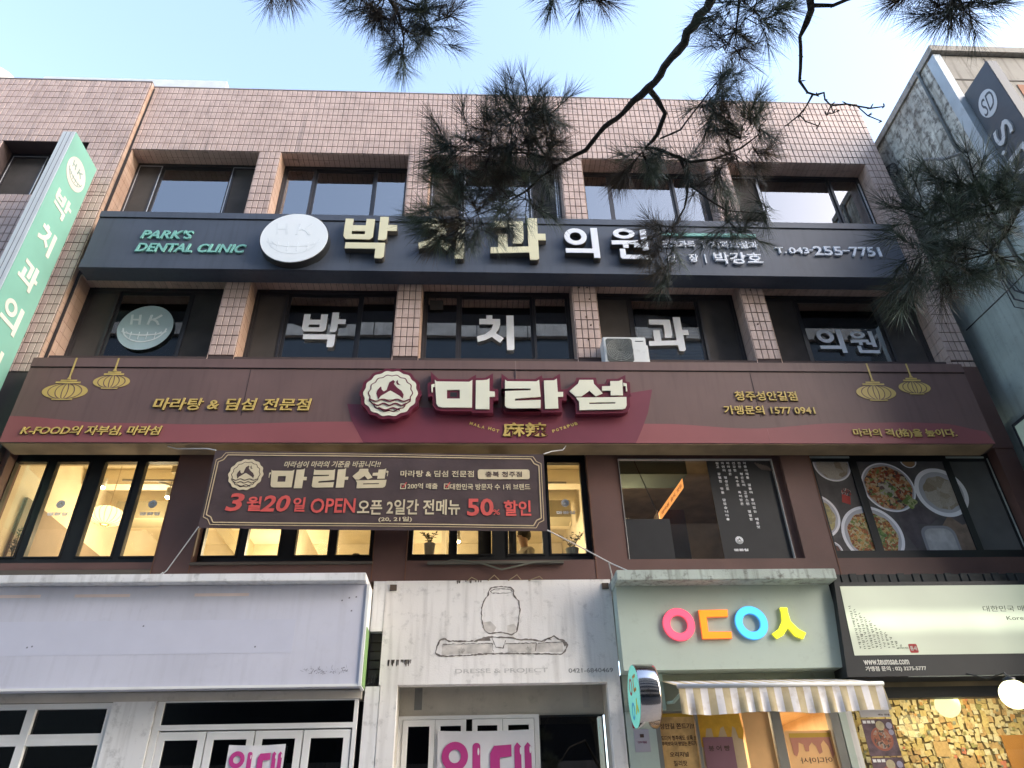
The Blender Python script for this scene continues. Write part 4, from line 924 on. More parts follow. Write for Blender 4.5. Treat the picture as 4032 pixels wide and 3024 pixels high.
box('side_bracket', 2.50, 2.53, -.24, -.10, 7.62, 7.95, mat('ac_white', (.68, .70, .68), .5), ac)

# ================================================================== LEFT TILED BUILDING
LB = thing('neighbour_building', 'pink tiled neighbour building at the far left with one window', 'building', (-9, -.1, 0))
c2 = MB()
c2.box(-13, -6.245, -.10, .25, 12.43, 14.22); c2.box(-13, -6.245, -.10, .25, 7.5, 11.08); c2.box(-6.9, -6.245, -.10, .25, 11.08, 12.43); c2.box(-8.83, -8.37, -.10, .25, 11.08, 12.43); c2.box(-13, -11, -.10, .25, 11.08, 12.43)
build('wall', c2, GROUT, LB)
cells = grid(-12.97, -6.255, 12.43, 14.22)+grid(-6.9, -6.255, 11.08, 12.43)+grid(-8.83, -8.37, 11.08, 12.43)+grid(-8.99, -6.255, 7.5, 11.08)
lay_tiles(LB, -.10, cells, hidden=lambda x, z: x < -6.9-.25*(z-7) and x < -7.2)
sd_ = MB(); z = 14.22
while z > 7.55: sd_.box(-6.252, -6.238, -.102, -.03, z-TH+.004, z-.004); sd_.box(-6.252, -6.238, -.024, .0, z-TH+.004, z-.004); z -= TH
build('corner_tiles', sd_, TILE_WARMLIT, LB, kind='stuff')  # right-facing return, its warm light painted into the tile colour
box('lower_wall', -13, -6.245, -.10, .25, 4.0, 7.5, mat('dark_brown_wall', (.06, .05, .045), .8), LB)
box('coping', -13, -6.235, -.12, .3, 14.22, 14.245, mat('coping_metal', (.30, .27, .26), .5), LB)
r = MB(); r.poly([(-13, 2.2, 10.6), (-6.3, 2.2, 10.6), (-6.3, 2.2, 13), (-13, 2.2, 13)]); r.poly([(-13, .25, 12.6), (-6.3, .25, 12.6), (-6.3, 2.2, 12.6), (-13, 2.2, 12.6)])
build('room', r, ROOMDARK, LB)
WL = sash_window(-8.36, -6.91, 11.09, 12.42, [-7.72], .17, 'sg', parent=LB)
blind(WL, -7.6, -6.95, 11.1, 12.0, BLIND, .33)
cb = MB()
for k in range(3):
    x = -6.232+.012*k; cb.tube([(x, -.012, 14.15), (x+.006*math.sin(k), -.014, 12.5), (x-.006, -.012, 11), (x+.004, -.014, 9.6), (x, -.012, 7.7)], .006, 5)
tag(build('facade_cables', cb, mat('old_cable', (.035, .03, .03), .7)), 'dark cables running down the joint between the two tiled buildings', 'cable')
bk = MB(); bk.box(-12.2, -7.15, 4.0, 9, 14, 20.33); tag(build('rooftop_block', bk, mat('white_roof_block', (.42, .44, .46), .7, dirt=.1)), 'white rooftop block rising behind the left parapet', 'building')
tank = MB().lathe(-13.6, 4.2, 18.5, [(.001, 2.05), (.35, 2.0), (.6, 1.8), (.62, 0)], 24)
tag(build('water_tank', tank, mat('cream_tank', (.6, .55, .45), .6), smooth=True), 'round cream tank top peeking over the far left roof', 'tank')

# ---- mint projecting sign
ms = thing('projecting_sign', 'tall mint green vertical clinic sign with white edge at far left', 'sign', (-6.6, -.6, 6.0))
MX = -6.5
build('sign_box', MB().box(MX-.205, MX, -.97, -.20, 5.6, 11.62), mat('sign_white_edge', (.66, .72, .73), .4, var=.05), ms, bevel=.006)
mintm = mat('faded_mint_face', (.22, .46, .36), .45, var=.16, scale=.9)
box('face', MX+.001, MX+.006, -.965, -.205, 5.6, 11.61, mintm, ms)
for yy in (-.905, -.62):
    pass
for xx in (-6.64, -6.57): box('edge_groove', xx, xx+.006, -.9725, -.9705, 5.6, 11.60, mat('groove', (.12, .13, .13), .6), ms)
fr = FACE_R(MX+.0065)
shape('emblem', [ring(-.59, 11.03, .27, 44, rz=.29)], fr, .004, mat('faded_cream_print', (.70, .64, .56), .5), ms)
smile(-.59, 11.03, .26, FACE_R(MX+.0105), mat('mint_line_print', (.22, .34, .29), .5), ms, dep=.001)
LC = mat('cream_letter_print', (.74, .72, .62), .5)
glyph_bak(-.80, -.36, 10.10, 10.52, fr, .006, LC, ms); glyph_chi(-.79, -.40, 9.36, 9.80, fr, .006, LC, ms); glyph_gwa(-.82, -.40, 8.62, 9.06, fr, .006, LC, ms); glyph_ui(-.80, -.39, 7.88, 8.34, fr, .006, LC, ms); glyph_won(-.80, -.39, 7.12, 7.58, fr, .006, LC, ms)
for z in (10.75, 9.9, 8.1, 6.9): box('bracket', MX-.15, MX-.05, -.20, -.11, z, z+.06, mat('rusty_iron', (.10, .07, .05), .9, dirt=.5), ms)

# ================================================================== CONCRETE BUILDING AT THE RIGHT
RB = thing('concrete_building', 'stained grey green concrete building rising at the right edge', 'building', (12, -1, 0))
q = MB(); q.box(8.0, 20, -1.52, 14, 0, 13.35); build('side_wall', q, CONC, RB)
q = MB(); q.box(8.02, 20, -1.66, -1.52, 0, 13.30); build('front_wall', q, CONC2, RB)
q = MB(); q.box(7.96, 20, -1.74, 14, 13.35, 13.50); build('parapet', q, CONC2, RB)
box('corner_panel', 7.985, 8.12, -1.69, -1.50, 5.0, 13.30, mat('pale_blue_panel', (.46, .53, .56), .45, var=.12, dirt=.15), RB)
for z in (12.6, 11.4, 10.2, 9.0): box('facade_groove', 8.13, 20, -1.668, -1.66, z, z+.03, mat('groove_dark', (.12, .11, .10), .9), RB)
for x in (8.9, 9.7, 10.5, 11.3): box('facade_groove', x, x+.03, -1.668, -1.66, 5, 13.25, mat('groove_dark', (.12, .11, .10), .9), RB)
build('drain_pipe', MB().tube([(7.96, -1.27, 13.4), (7.96, -1.22, 11.4), (7.96, -1.22, 5)], .025, 8), mat('pipe_grey', (.12, .13, .12), .7), RB, smooth=True)
for p0, p1 in (((.27, 8.69), (-.9, 8.62)), ((-.9, 8.62), (-1.5, 8.60)), ((.3, 10.8), (-1.5, 10.8))):
    build('wall_seam', MB().tube([(7.996, p0[0], p0[1]), (7.996, p1[0], p1[1])], .012, 6), mat('seam_dark', (.07, .07, .065), .9), RB)
paint = MB(); paint.box(7.9955, 8.0, -1.5, 6, 0, 9.6); build('painted_lower_wall', paint, mat('faded_aqua_paint', (.37, .43, .39), .85, var=.22, scale=1.3, dirt=.3, streak=.3, bump=.3), RB)
pw = MB(); pw.box(9.2, 10.2, -1.672, -1.66, 12.0, 12.5); build('window', pw, mat('orange_brick_patch', (.40, .18, .10), .8), RB)
# tangled coil on the side wall
co = MB()
for k in range(5):
    co.tube([(7.95-.01*k, .20+(.12+.01*k)*math.cos(t+k), 12.5+(.16+.012*k)*math.sin(t+k*1.3)) for t in [i*.5 for i in range(14)]], .007, 5)
tag(build('cable_coil', co, mat('old_cable', (.035, .03, .03), .7)), 'small coil of dark cable hanging on the concrete side wall', 'cable')
wa = thing('wire_bracket', 'iron bracket with bundled wires fixed to the concrete wall', 'bracket', (7.7, -1.2, 11.3))
build('arm', MB().tube([(7.55, -.98, 11.36), (7.65, -1.25, 11.05), (7.98, -1.45, 11.05)], .028, 8), mat('galvanised', (.25, .26, .26), .6), wa)
ins = MB()
for i in range(5): ins.tube([(7.55-.02*i, -.98+.05*i, 11.36-.02*i), (7.50-.02*i, -.85+.09*i, 11.30+.015*i)], .022, 6)
build('insulators', ins, BLACKP, wa, kind='stuff')
wr = MB()
for i in range(5): wr.tube([(7.52, -.9+.03*i, 11.33-.01*i), (7.70, -.35+.02*i, 11.40-.03*i), (7.93, .35+.03*i, 11.75-.05*i)], .007, 5)
build('wires', wr, BLACKP, wa, kind='stuff')
hg = MB()
for i, (dx, sag) in enumerate(((0, 0), (.04, .1), (-.03, .05), (.07, .2))):
    hg.tube([(7.9, -1.0+dx, 9.9), (7.9, -1.02+dx, 9.2), (7.9, -.93+dx, 8.84-sag*.3), (7.9, -1.0+dx*2, 8.45-sag), (7.9, -1.25+dx, 8.1-sag), (7.9, -1.5, 7.9-sag)], .013 if i < 2 else .008, 6)
hg.tube([(7.88, -1.02, 8.86), (7.88, -.84, 8.80)], .015, 5)
tag(build('hanging_cables', hg, mat('black_cable', (.02, .02, .022), .6)), 'thick black cables looping down the concrete wall behind the pine', 'cable')

# ---- dark projecting sign on the concrete building
ds = thing('projecting_sign', 'dark slate projecting sign with pale round monogram at upper right', 'sign', (8.2, -2, 8))
SX = 8.1
build('sign_box', MB().box(SX, SX+.17, -2.33, -1.70, 6.5, 12.12), mat('slate_sign', (.075, .085, .095), .5, var=.12), ds, bevel=.008)
fl_ = FACE_L(SX-.001)
fl = lambda u, v, n: (SX-.001-n, -u, v)     # facing left, right-hand of the viewer is -y
PW = mat('pearl_letter', (.62, .64, .64), .4)
shape('emblem', [ring(1.985, 11.50, .185, 44, rz=.26)], fl, .006, PW, ds)
text('SD', 1.84, 2.13, 11.34, 11.66, lambda u, v, n: (SX-.0075-n, -u, v), .003, mat('slate_print', (.08, .09, .10), .5), ds, bold=.0, shear=.35)
text('S', 1.80, 2.13, 10.62, 10.98, fl, .03, PW, ds, bold=.01, rot=-math.pi/2); shape('dot', [ring(1.80, 10.53, .035, 16)], fl, .03, PW, ds)
text('D', 1.76, 2.16, 9.96, 10.34, fl, .03, PW, ds, bold=.01, rot=-math.pi/2)

# ---- small light box at the far right edge
lb2 = thing('light_box_sign', 'black framed pale green light box at the far right edge', 'sign', (7.6, -.8, 5.9))
build('frame', MB().box(7.52, 7.70, -1.35, -.28, 5.0, 6.58), BLACKP, lb2, bevel=.01); box('face', 7.514, 7.519, -1.30, -.34, 5.06, 6.52, mat('pale_green_acrylic', (.55, .62, .45), .4), lb2)

# ================================================================== GROUND FLOOR SHOPS
# ---- shop 1: lilac white fascia
s1 = thing('white_shopfront', 'vacant white shopfront with long blank lilac sign at left', 'shopfront', (-5, -.1, 0))
box('sign_sheet', -9, -1.27, -.30, -.06, 3.26, 4.37, SHEET, s1)
fr_ = MB(); fr_.box(-9, -1.25, -.315, -.3005, 3.235, 3.262); fr_.box(-1.275, -1.245, -.32, -.05, 3.235, 4.373)
build('sign_frame', fr_, mat('white_frame_paint', (.78, .78, .76), .5, var=.06), s1)
box('canopy', -9, -1.285, -.42, -.0015, 4.375, 4.47, WHITEP, s1, bevel=.006)
box('green_edge', -1.2445, -1.238, -.28, -.06, 3.25, 3.88, mat('green_edge_paint', (.20, .34, .12), .6, var=.3), s1)
for x in (-3.25, -4.6, -5.6):
    box('painted_tube_reflection', x, x+.62, -.3025, -.3008, 4.24, 4.275, mat('pinkish_reflection_tint', (.80, .66, .60), .5), s1)  # reflections of light tubes, painted as pale strips on the sheet
box('faint_panel', -9, -2.05, -.3015, -.3004, 3.60, 3.97, mat('lilac_patch', (.61, .615, .70), .4, var=.04), s1)
sc_ = MB(); 
for i in range(60):
    x = -1.62+rnd.uniform(-.28, .22); z = 3.39+rnd.uniform(-.03, .04); a = rnd.uniform(0, 3.1); l = rnd.uniform(.01, .04)
    sc_.poly([(x, -.3022, z), (x+l*math.cos(a), -.3022, z+l*math.sin(a)), (x+l*math.cos(a)-.003, -.3022, z+l*math.sin(a)+.004), (x-.003, -.3022, z+.004)])
for x, z in ((-4.95, 3.68), (-4.90, 3.69), (-2.47, 3.66), (-3.75, 3.90), (-1.48, 4.2), (-1.40, 4.21), (-1.44, 4.05), (-1.56, 4.17)):
    sc_.poly([(x, -.3022, z), (x+.02, -.3022, z+.002), (x+.018, -.3022, z+.018), (x+.002, -.3022, z+.016)])
build('glue_marks', sc_, mat('glue_mark', (.18, .18, .22), .8), s1, kind='stuff')
pw_ = MB(); pw_.box(-9, -1.27, -.05, .1, 3.16, 3.25); build('lintel', pw_, BEIGE, s1)
box('pilaster', -3.97, -3.50, -.05, .12, 0, 3.16, WHITEP, s1)
F = MB()
F.box(-9, -3.975, -.03, .05, 3.10, 3.155); F.box(-9, -3.975, -.03, .05, 2.74, 2.85); F.box(-9, -3.975, -.03, .05, 2.2, 2.26)
for x in (-4.87, -5.8): F.box(x, x+.085, -.035, .05, 0.3, 3.10)
F.box(-4.02, -3.975, -.035, .05, .3, 3.10)
wf = build('shop_window', F, mat('white_frame_paint', (.78, .78, .76), .5), s1)
for a, b in ((-5.715, -4.87), (-4.785, -4.02), (-8, -5.8)):
    for z0, z1 in ((2.85, 3.10), (.3, 2.74)): box('pane', a, b, .01, .016, z0, z1, G_BLACK, wf)
F = MB(); F.box(-3.49, -1.30, -.03, .05, 3.15, 3.17); F.box(-3.49, -3.42, -.03, .05, 0, 3.15); F.box(-1.34, -1.30, -.03, .05, 0, 3.15); F.box(-3.42, -1.34, -.03, .05, 2.865, 2.92)
tf = build('transom_frame', F, mat('white_frame_paint', (.78, .78, .76), .5), s1); box('pane', -3.42, -1.34, .0, .006, 2.92, 3.15, G_BLACK, tf)
for i in range(4):
    a = -3.415+i*.519; b = a+.505
    d = MB(); d.box(a, a+.075, -.02, .03, .15, 2.85); d.box(b-.075, b, -.02, .03, .15, 2.85); d.box(a+.075, b-.075, -.02, .03, 2.77, 2.85); d.box(a+.075, b-.075, -.02, .03, .15, .4)
    dd = build('door', d, mat('white_frame_paint', (.78, .78, .76), .5), s1); box('pane', a+.075, b-.075, .0, .006, .4, 2.77, G_BLACK, dd)
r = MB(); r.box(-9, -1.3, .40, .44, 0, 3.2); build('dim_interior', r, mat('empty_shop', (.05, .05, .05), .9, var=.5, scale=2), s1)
PINK = mat('magenta_print', (.50, .045, .24), .5, var=.08); PAPER = mat('poster_paper', (.70, .70, .72), .6, var=.05)
def rent_poster(x0, x1, zt, yy, label, sc):
    t = thing('rental_poster', label, 'poster', ((x0+x1)/2, yy, zt-1))
    mb = MB(); n = 14
    for i in range(n):
        xa, xb = x0+(x1-x0)*i/n, x0+(x1-x0)*(i+1)/n; za, zb = zt-.01*math.sin(math.pi*i/n), zt-.01*math.sin(math.pi*(i+1)/n)
        ya, yb = yy+.004*math.sin(i*.9), yy+.004*math.sin((i+1)*.9)
        mb.poly([(xa, ya, zt-.62*sc), (xb, yb, zt-.62*sc), (xb, yb, zb), (xa, ya, za)])
    build('sheet', mb, PAPER, t)
    wd = x1-x0; pf = FRONT(yy-.005)
    u = lambda a: x0+wd*a; v = lambda b: zt-wd*b
    ro = lambda n_, o: shape(n_, o, pf, .002, PINK, t)
    ro('letter', [ring(u(.18), v(.24), wd*.135, 36), ring(u(.18), v(.24), wd*.062, 28)[::-1]])
    ro('letter', [rrect(u(.36), u(.44), v(.46), v(.12), wd*.035)])
    ro('letter', [rrect(u(.10), u(.44), v(.78), v(.50), wd*.04), rect(u(.18), u(.36), v(.70), v(.58))[::-1]])
    ro('letter', [[(u(.54), v(.60)), (u(.54), v(.22)), (u(.58), v(.15)), (u(.76), v(.14)), (u(.76), v(.25)), (u(.64), v(.26)), (u(.64), v(.50)), (u(.76), v(.50)), (u(.76), v(.60))]])
    ro('letter', [[(u(.79), v(.78)), (u(.79), v(.16)), (u(.82), v(.12)), (u(.86), v(.16)), (u(.86), v(.38)), (u(.895), v(.38)), (u(.895), v(.16)), (u(.93), v(.12)), (u(.965), v(.16)), (u(.965), v(.78)), (u(.895), v(.78)), (u(.895), v(.48)), (u(.86), v(.48)), (u(.86), v(.78))]])
    for k, (a, b) in enumerate(((.42, .20), (.855, .2), (.955, .19))): shape('letter_gloss', [ring(u(a), v(b), wd*.01, 12, rz=wd*.035)], FRONT(yy-.0075), .0008, mat('gloss_white', (.8, .76, .78), .5), t)
    return t
rent_poster(-2.63, -2.03, 2.71, -.06, 'small white poster with magenta lettering on the left white doors', 1)

# ---- shop 2: scraped white fascia
s2 = thing('scraped_shopfront', 'empty shopfront with white fascia showing scraped ghost of an old sign', 'shopfront', (.3, 0, 0))
q = MB(); q.box(-1.09, 1.67, -.012, .12, 3.30, 4.50); q.box(-1.07, -.88, -.012, .12, 0, 3.30); q.box(1.52, 1.67, -.012, .12, 0, 3.30)
build('fascia', q, OLDWHITE, s2)
q = MB(); q.box(-1.24, -1.092, -.008, .1, 3.90, 4.50); q.box(-1.24, -1.075, -.008, .1, 0, 3.29); build('strip_panel', q, WHITEP, s2)
hole = MB(); hole.box(-1.24, -1.092, .10, .12, 3.29, 3.90)
ho = build('cavity', hole, GROUT, s2)
zz = 3.30
while zz < 3.86:
    box('brick', -1.235, -1.10, .085, .10, zz, zz+.085, mat('grey_block', (.12, .105, .095), .9, var=.3), s2); zz += .10
wd_ = MB()
for i in range(14): a = rnd.uniform(0, 3); wd_.tube([(-1.22+rnd.random()*.1, .03, 3.32), (-1.2+rnd.random()*.1, .0+rnd.random()*.05, 3.38+rnd.random()*.05), (-1.18+rnd.random()*.1, .02, 3.33)], .004, 4)
build('loose_wires', wd_, BLACKP, s2, kind='stuff')
SG = FRONT(-.0125)
JAR = [(0.158, 4.368), (0.192, 4.407), (0.302, 4.420), (0.429, 4.409), (0.466, 4.366), (0.461, 4.315), (0.526, 4.238), (0.537, 4.138), (0.511, 3.975), (0.492, 3.878), (0.434, 3.844), (0.303, 3.872), (0.164, 3.858), (0.107, 3.898), (0.074, 4.028), (0.074, 4.159), (0.099, 4.242), (0.153, 4.317)]
BAR = [(-0.462, 3.638), (-0.449, 3.715), (-0.411, 3.793), (-0.355, 3.805), (-0.306, 3.776), (0.002, 3.773), (0.099, 3.811), (0.180, 3.818), (0.441, 3.807), (0.506, 3.783), (0.653, 3.784), (0.783, 3.764), (0.883, 3.802), (0.933, 3.822), (0.980, 3.785), (1.061, 3.761), (1.091, 3.721), (1.054, 3.651), (1.011, 3.612), (0.695, 3.624), (0.373, 3.628), (0.147, 3.630), (-0.141, 3.611), (-0.397, 3.609)]
def rough_line(pts, w0, closed=True, seed=1, jit=.006):
    rr = random.Random(seed); o = []
    n = len(pts)
    for i in range(n if closed else n-1):
        a, b = pts[i], pts[(i+1) % n]; k = max(2, int(math.hypot(b[0]-a[0], b[1]-a[1])/.02))
        for j in range(k): t = j/k; o.append((a[0]+(b[0]-a[0])*t+rr.gauss(0, jit*.35), a[1]+(b[1]-a[1])*t+rr.gauss(0, jit*.35), w0*rr.uniform(.35, 1.5)))
    if closed: o.append(o[0])
    mb = MB()
    for p, q_ in zip(o, o[1:]):
        d = math.hypot(q_[0]-p[0], q_[1]-p[1]) or 1; nx, nz = -(q_[1]-p[1])/d, (q_[0]-p[0])/d
        mb.poly([(p[0]+nx*p[2]/2, -.0145, p[1]+nz*p[2]/2), (q_[0]+nx*q_[2]/2, -.0145, q_[1]+nz*q_[2]/2), (q_[0]-nx*q_[2]/2, -.0145, q_[1]-nz*q_[2]/2), (p[0]-nx*p[2]/2, -.0145, p[1]-nz*p[2]/2)])
    return mb
build('ghost_outline', rough_line(JAR, .014, seed=2), RESIDUEGREY, s2, kind='stuff'); build('ghost_outline', rough_line(BAR, .016, seed=3), RESIDUEGREY, s2, kind='stuff')
build('ghost_outline', rough_line([(.18, 4.36), (.22, 4.385), (.31, 4.395), (.42, 4.385), (.45, 4.36), (.42, 4.34), (.3, 4.335), (.2, 4.345)], .008, seed=4), RESIDUEGREY, s2, kind='stuff')
for pts, sd3 in (([(-.38, 3.74), (.20, 3.745), (.21, 3.63)], 5), ([(.35, 3.74), (.72, 3.745), (.70, 3.63)], 6), ([(.74, 3.74), (1.05, 3.755)], 7), ([(.20, 3.80), (.24, 3.70), (.33, 3.69), (.36, 3.80)], 8), ([(.80, 3.75), (.86, 3.80), (.92, 3.76)], 9)):
    build('ghost_outline', rough_line(pts, .009, False, sd3), RESIDUEGREY, s2, kind='stuff')
shape('ghost_patch', [orient([(.10, 3.99), (.08, 3.93), (.14, 3.88), (.22, 3.875), (.25, 3.93), (.18, 4.0)])], SG, .0008, GHOST, s2); shape('ghost_patch', [orient([(.38, 3.95), (.46, 3.97), (.50, 3.92), (.46, 3.86), (.38, 3.87)])], SG, .0008, GHOST, s2)
shape('ghost_patch', [orient([(-.39, 3.62), (-.39, 3.73), (.19, 3.735), (.20, 3.64)])], SG, .0006, GHOST, s2); shape('ghost_patch', [orient([(.38, 3.64), (.38, 3.735), (1.03, 3.745), (1.03, 3.64)])], SG, .0006, GHOST, s2)
shape('ghost_patch', [orient([(0.0, 3.775), (.10, 3.808), (.17, 3.81), (.18, 3.775)])], SG, .0007, RESIDUEGREY, s2); shape('ghost_patch', [orient([(.99, 3.77), (1.08, 3.75), (1.09, 3.72), (1.05, 3.70), (1.03, 3.75)])], SG, .0009, RESIDUEGREY, s2)
text('DRESSE & PROJECT', -.23, .84, 3.40, 3.465, SG, .0012, mat('faint_grey_residue', (.58, .56, .53), .9, var=.3, scale=20), s2, bold=.016)
text('0421-6840469', 1.08, 1.60, 3.405, 3.455, SG, .0012, mat('grey_residue', (.32, .31, .29), .9, var=.4, scale=20), s2, bold=.02)
tp = MB()
for i in range(26):
    x = -1.03+rnd.random()*.28; z = 3.575; l = rnd.uniform(.02, .08); tp.poly([(x, -.0145, z), (x+.014, -.0145, z), (x+.010, -.0145, z-l), (x+.002, -.0145, z-l*.9)])
for i in range(10):
    x = -.25+rnd.random()*.32; z = 4.498; l = rnd.uniform(.01, .045); tp.poly([(x, -.0145, z), (x+.02, -.0145, z), (x+.014, -.0145, z-l), (x+.004, -.0145, z-l*.8)])
build('peeled_paint', tp, RESIDUEGREY, s2, kind='stuff')
for x in (-1.0, 1.60): box('rusty_anchor', x-.04, x+.04, -.03, -.012, 4.38, 4.45, mat('rusty_iron', (.10, .07, .05), .9), s2)
q = MB(); q.box(-.88, 1.52, .40, .44, 3.02, 3.6); q.box(-.88, 1.52, .12, .40, 3.52, 3.56); q.box(-.885, -.88, .12, .40, 0, 3.52); q.box(1.52, 1.525, .12, .40, 0, 3.52); build('recess', q, BEIGE, s2)
box('tape_patch', -.71, -.62, .392, .3985, 3.10, 3.34, mat('grey_tape', (.22, .22, .21), .8, dirt=.6), s2); box('tape_patch', 1.28, 1.36, .392, .3985, 3.10, 3.34, mat('pale_tape', (.46, .43, .38), .8, dirt=.6), s2)
WF = mat('white_frame_paint', (.78, .78, .76), .5)
F = MB(); F.box(-.88, .745, .36, .40, 2.99, 3.03); F.box(.69, .745, .36, .40, 0, 2.99); F.box(-.88, -.83, .36, .40, 0, 2.99); build('door_frame', F, WF, s2)
for a, b in ((-.825, -.46), (-.455, -.10), (-.03, .32), (.325, .685)):
    d = MB(); d.box(a, a+.06, .35, .39, .15, 2.985); d.box(b-.06, b, .35, .39, .15, 2.985); d.box(a+.06, b-.06, .35, .39, 2.92, 2.985)
    dd = build('door', d, WF, s2); box('pane', a+.06, b-.06, .37, .376, .15, 2.92, G_BLACK, dd)
sw = MB(); sw.box(.76, 1.50, .38, .40, 3.0, 3.02); sw.box(1.485, 1.50, .38, .40, 0, 3.0); swo = build('shop_window', sw, BLACKF, s2); box('pane', .76, 1.485, .385, .391, 0, 3.0, glass('mirror_shop_glass', (.35, .33, .3), 1.4, minr=.04), swo)
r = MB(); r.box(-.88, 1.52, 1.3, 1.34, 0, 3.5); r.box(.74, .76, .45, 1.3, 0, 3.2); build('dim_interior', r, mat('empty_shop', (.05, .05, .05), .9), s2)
box('ceiling_panel', .78, 1.5, .5, 1.28, 3.05, 3.07, mat('cream_ceiling', (.5, .44, .32), .8), s2)
rent_poster(-.42, .68, 2.865, .33, 'wide white banner with magenta lettering on the recessed doors', 1)
rw = MB()
for i in range(4): rw.tube([(-.1+.25*i, -.02, 4.49), (-.05+.28*i, -.04, 4.53+.03*math.sin(i)), (.02+.27*i, -.02, 4.50)], .006, 4)
build('frayed_strings', rw, mat('tan_string', (.35, .27, .16), .9), s2, kind='stuff')

# ---- shop 3: pale green snack shop
s3 = thing('green_snack_shop', 'pale green snack shopfront with glowing coloured letters', 'shopfront', (3, -.1, 0))
shape('sign_board', [[(1.68, 3.37), (4.19, 3.375), (4.30, 3.385), (4.30, 4.34), (1.68, 4.34)]], FRONT(-.02), .235, PALEGREEN, s3)
build('canopy', MB().box(1.665, 4.32, -.47, -.014, 4.335, 4.463), SLABGREEN, s3, bevel=.008)
box('lintel', 1.69, 4.20, -.03, .1, 2.98, 3.385, mat('olive_green_wall', (.30, .34, .27), .8, dirt=.3), s3)
NEONS = [('pink_letter_glow', (.95, .07, .13)), ('orange_letter_glow', (1.0, .20, .01)), ('blue_letter_glow', (.06, .42, .95)), ('yellow_letter_glow', (.98, .95, .02))]
S1 = [(3.624, 4.050), (3.705, 4.049), (3.699, 3.992), (3.708, 3.889), (3.778, 3.801), (3.860, 3.754), (3.811, 3.690), (3.729, 3.722), (3.662, 3.819), (3.581, 3.731), (3.505, 3.696), (3.462, 3.749), (3.552, 3.803), (3.610, 3.890), (3.626, 3.978)]
DG = [(2.637, 4.029), (2.979, 4.032), (2.969, 3.955), (2.715, 3.953), (2.707, 3.779), (2.979, 3.776), (2.970, 3.706), (2.630, 3.703)]
shp = [[ring(2.375, 3.87, .185, 44), ring(2.375, 3.87, .105, 36)[::-1]], [orient(DG)], [ring(3.24, 3.88, .19, 44), ring(3.24, 3.88, .108, 36)[::-1]], [orient(S1)]]
for (n_, c_), o_ in zip(NEONS, shp):
    shape('letter_side', o_, FRONT(-.256), .028, emis(n_+'_side', tuple(v*.6+.05 for v in c_), .35), s3, offset=.004)
    lt = shape('letter', o_, FRONT(-.285), .008, emis(n_, c_, .85), s3); lt['label'] = n_.split('_')[0]+' glowing channel letter'
# front: glass with posters, warm interior
GJ = mat('grey_door_frame', (.20, .20, .18), .5)
box('jamb', 1.69, 2.02, -.008, .1, 0, 2.98, PALEGREEN, s3); box('jamb', 4.14, 4.22, -.02, .1, 0, 2.98, PALEGREEN, s3); box('jamb_post', 4.03, 4.13, -.015, .1, 0, 2.98, GJ, s3)
F = MB(); F.box(2.02, 2.07, -.005, .08, 0, 2.98); F.box(3.35, 3.46, -.01, .08, 0, 2.98); F.box(2.48, 2.51, 0, .08, 0, 2.98); F.box(2.07, 4.03, -.004, .08, 2.965, 3.0)
ff = build('door_frame', F, GJ, s3)
for a, b in ((2.07, 2.48), (2.51, 3.35), (3.46, 4.03)): box('pane', a, b, .04, .046, 0, 2.965, G_CLEAR, ff)
r = MB(); r.poly([(2.0, 1.8, 0), (4.15, 1.8, 0), (4.15, 1.8, 3.1), (2.0, 1.8, 3.1)]); r.poly([(2.0, .1, 3.05), (4.15, .1, 3.05), (4.15, 1.8, 3.05), (2.0, 1.8, 3.05)]); r.poly([(2.0, .1, 0), (2.0, 1.8, 0), (2.0, 1.8, 3.05), (2.0, .1, 3.05)]); r.poly([(4.15, .1, 0), (4.15, 1.8, 0), (4.15, 1.8, 3.05), (4.15, .1, 3.05)])
build('warm_interior', r, mat('peach_interior', (.80, .60, .38), .8), s3)
ld = bpy.data.lights.new('shop_light', 'AREA'); ld.energy = 36*LAMP; ld.color = (1, .80, .52); ld.size = 1.2; lo = bpy.data.objects.new('shop_light', ld); COL.objects.link(lo); lo.location = (3.1, .9, 3.0)
SH = lambda n_, x0, x1, z0, z1, yy, m_: box(n_, x0, x1, yy, yy+.002, z0, z1, m_, s3)
SH('poster', 2.075, 2.47, 2.1, 2.965, .032, mat('honey_print', (.60, .38, .15), .5, var=.35, scale=7)); SH('poster_band', 2.075, 2.47, 2.925, 2.96, .029, mat('ochre_print', (.52, .32, .03), .5))
INK = mat('brown_ink', (.06, .03, .02), .6)
for s_, x0_, x1_, z0_, z1_ in (('성안길 쫀드기!!', 2.075, 2.465, 2.80, 2.86), ('드디어 청주에도 상륙 !!', 2.075, 2.465, 2.685, 2.735), ('추억보다 더 맛있는 쫀드기', 2.075, 2.465, 2.63, 2.675), ('오리지널', 2.15, 2.36, 2.52, 2.57), ('칠리맛', 2.18, 2.33, 2.43, 2.485)):
    text(s_, x0_, x1_, z0_, z1_, FRONT(.031), .001, INK, s3, bold=.016)
drip = [(2.515, 2.965), (2.515, 2.62), (2.56, 2.60), (2.58, 2.72), (2.60, 2.80), (2.66, 2.80), (2.67, 2.70), (2.72, 2.70), (2.76, 2.80), (2.80, 2.82), (2.83, 2.70), (2.87, 2.70), (2.90, 2.82), (2.93, 2.80), (2.95, 2.70), (3.0, 2.68), (3.02, 2.76), (3.0, 2.965)]
SH('poster', 2.52, 3.0, 2.1, 2.965, .034, mat('pale_honey_print', (.55, .42, .26), .5, var=.2)); shape('honey_drip', [orient(drip)], FRONT(.033), .002, mat('honey_drip_print', (.62, .35, .03), .5, var=.2, scale=9), s3)
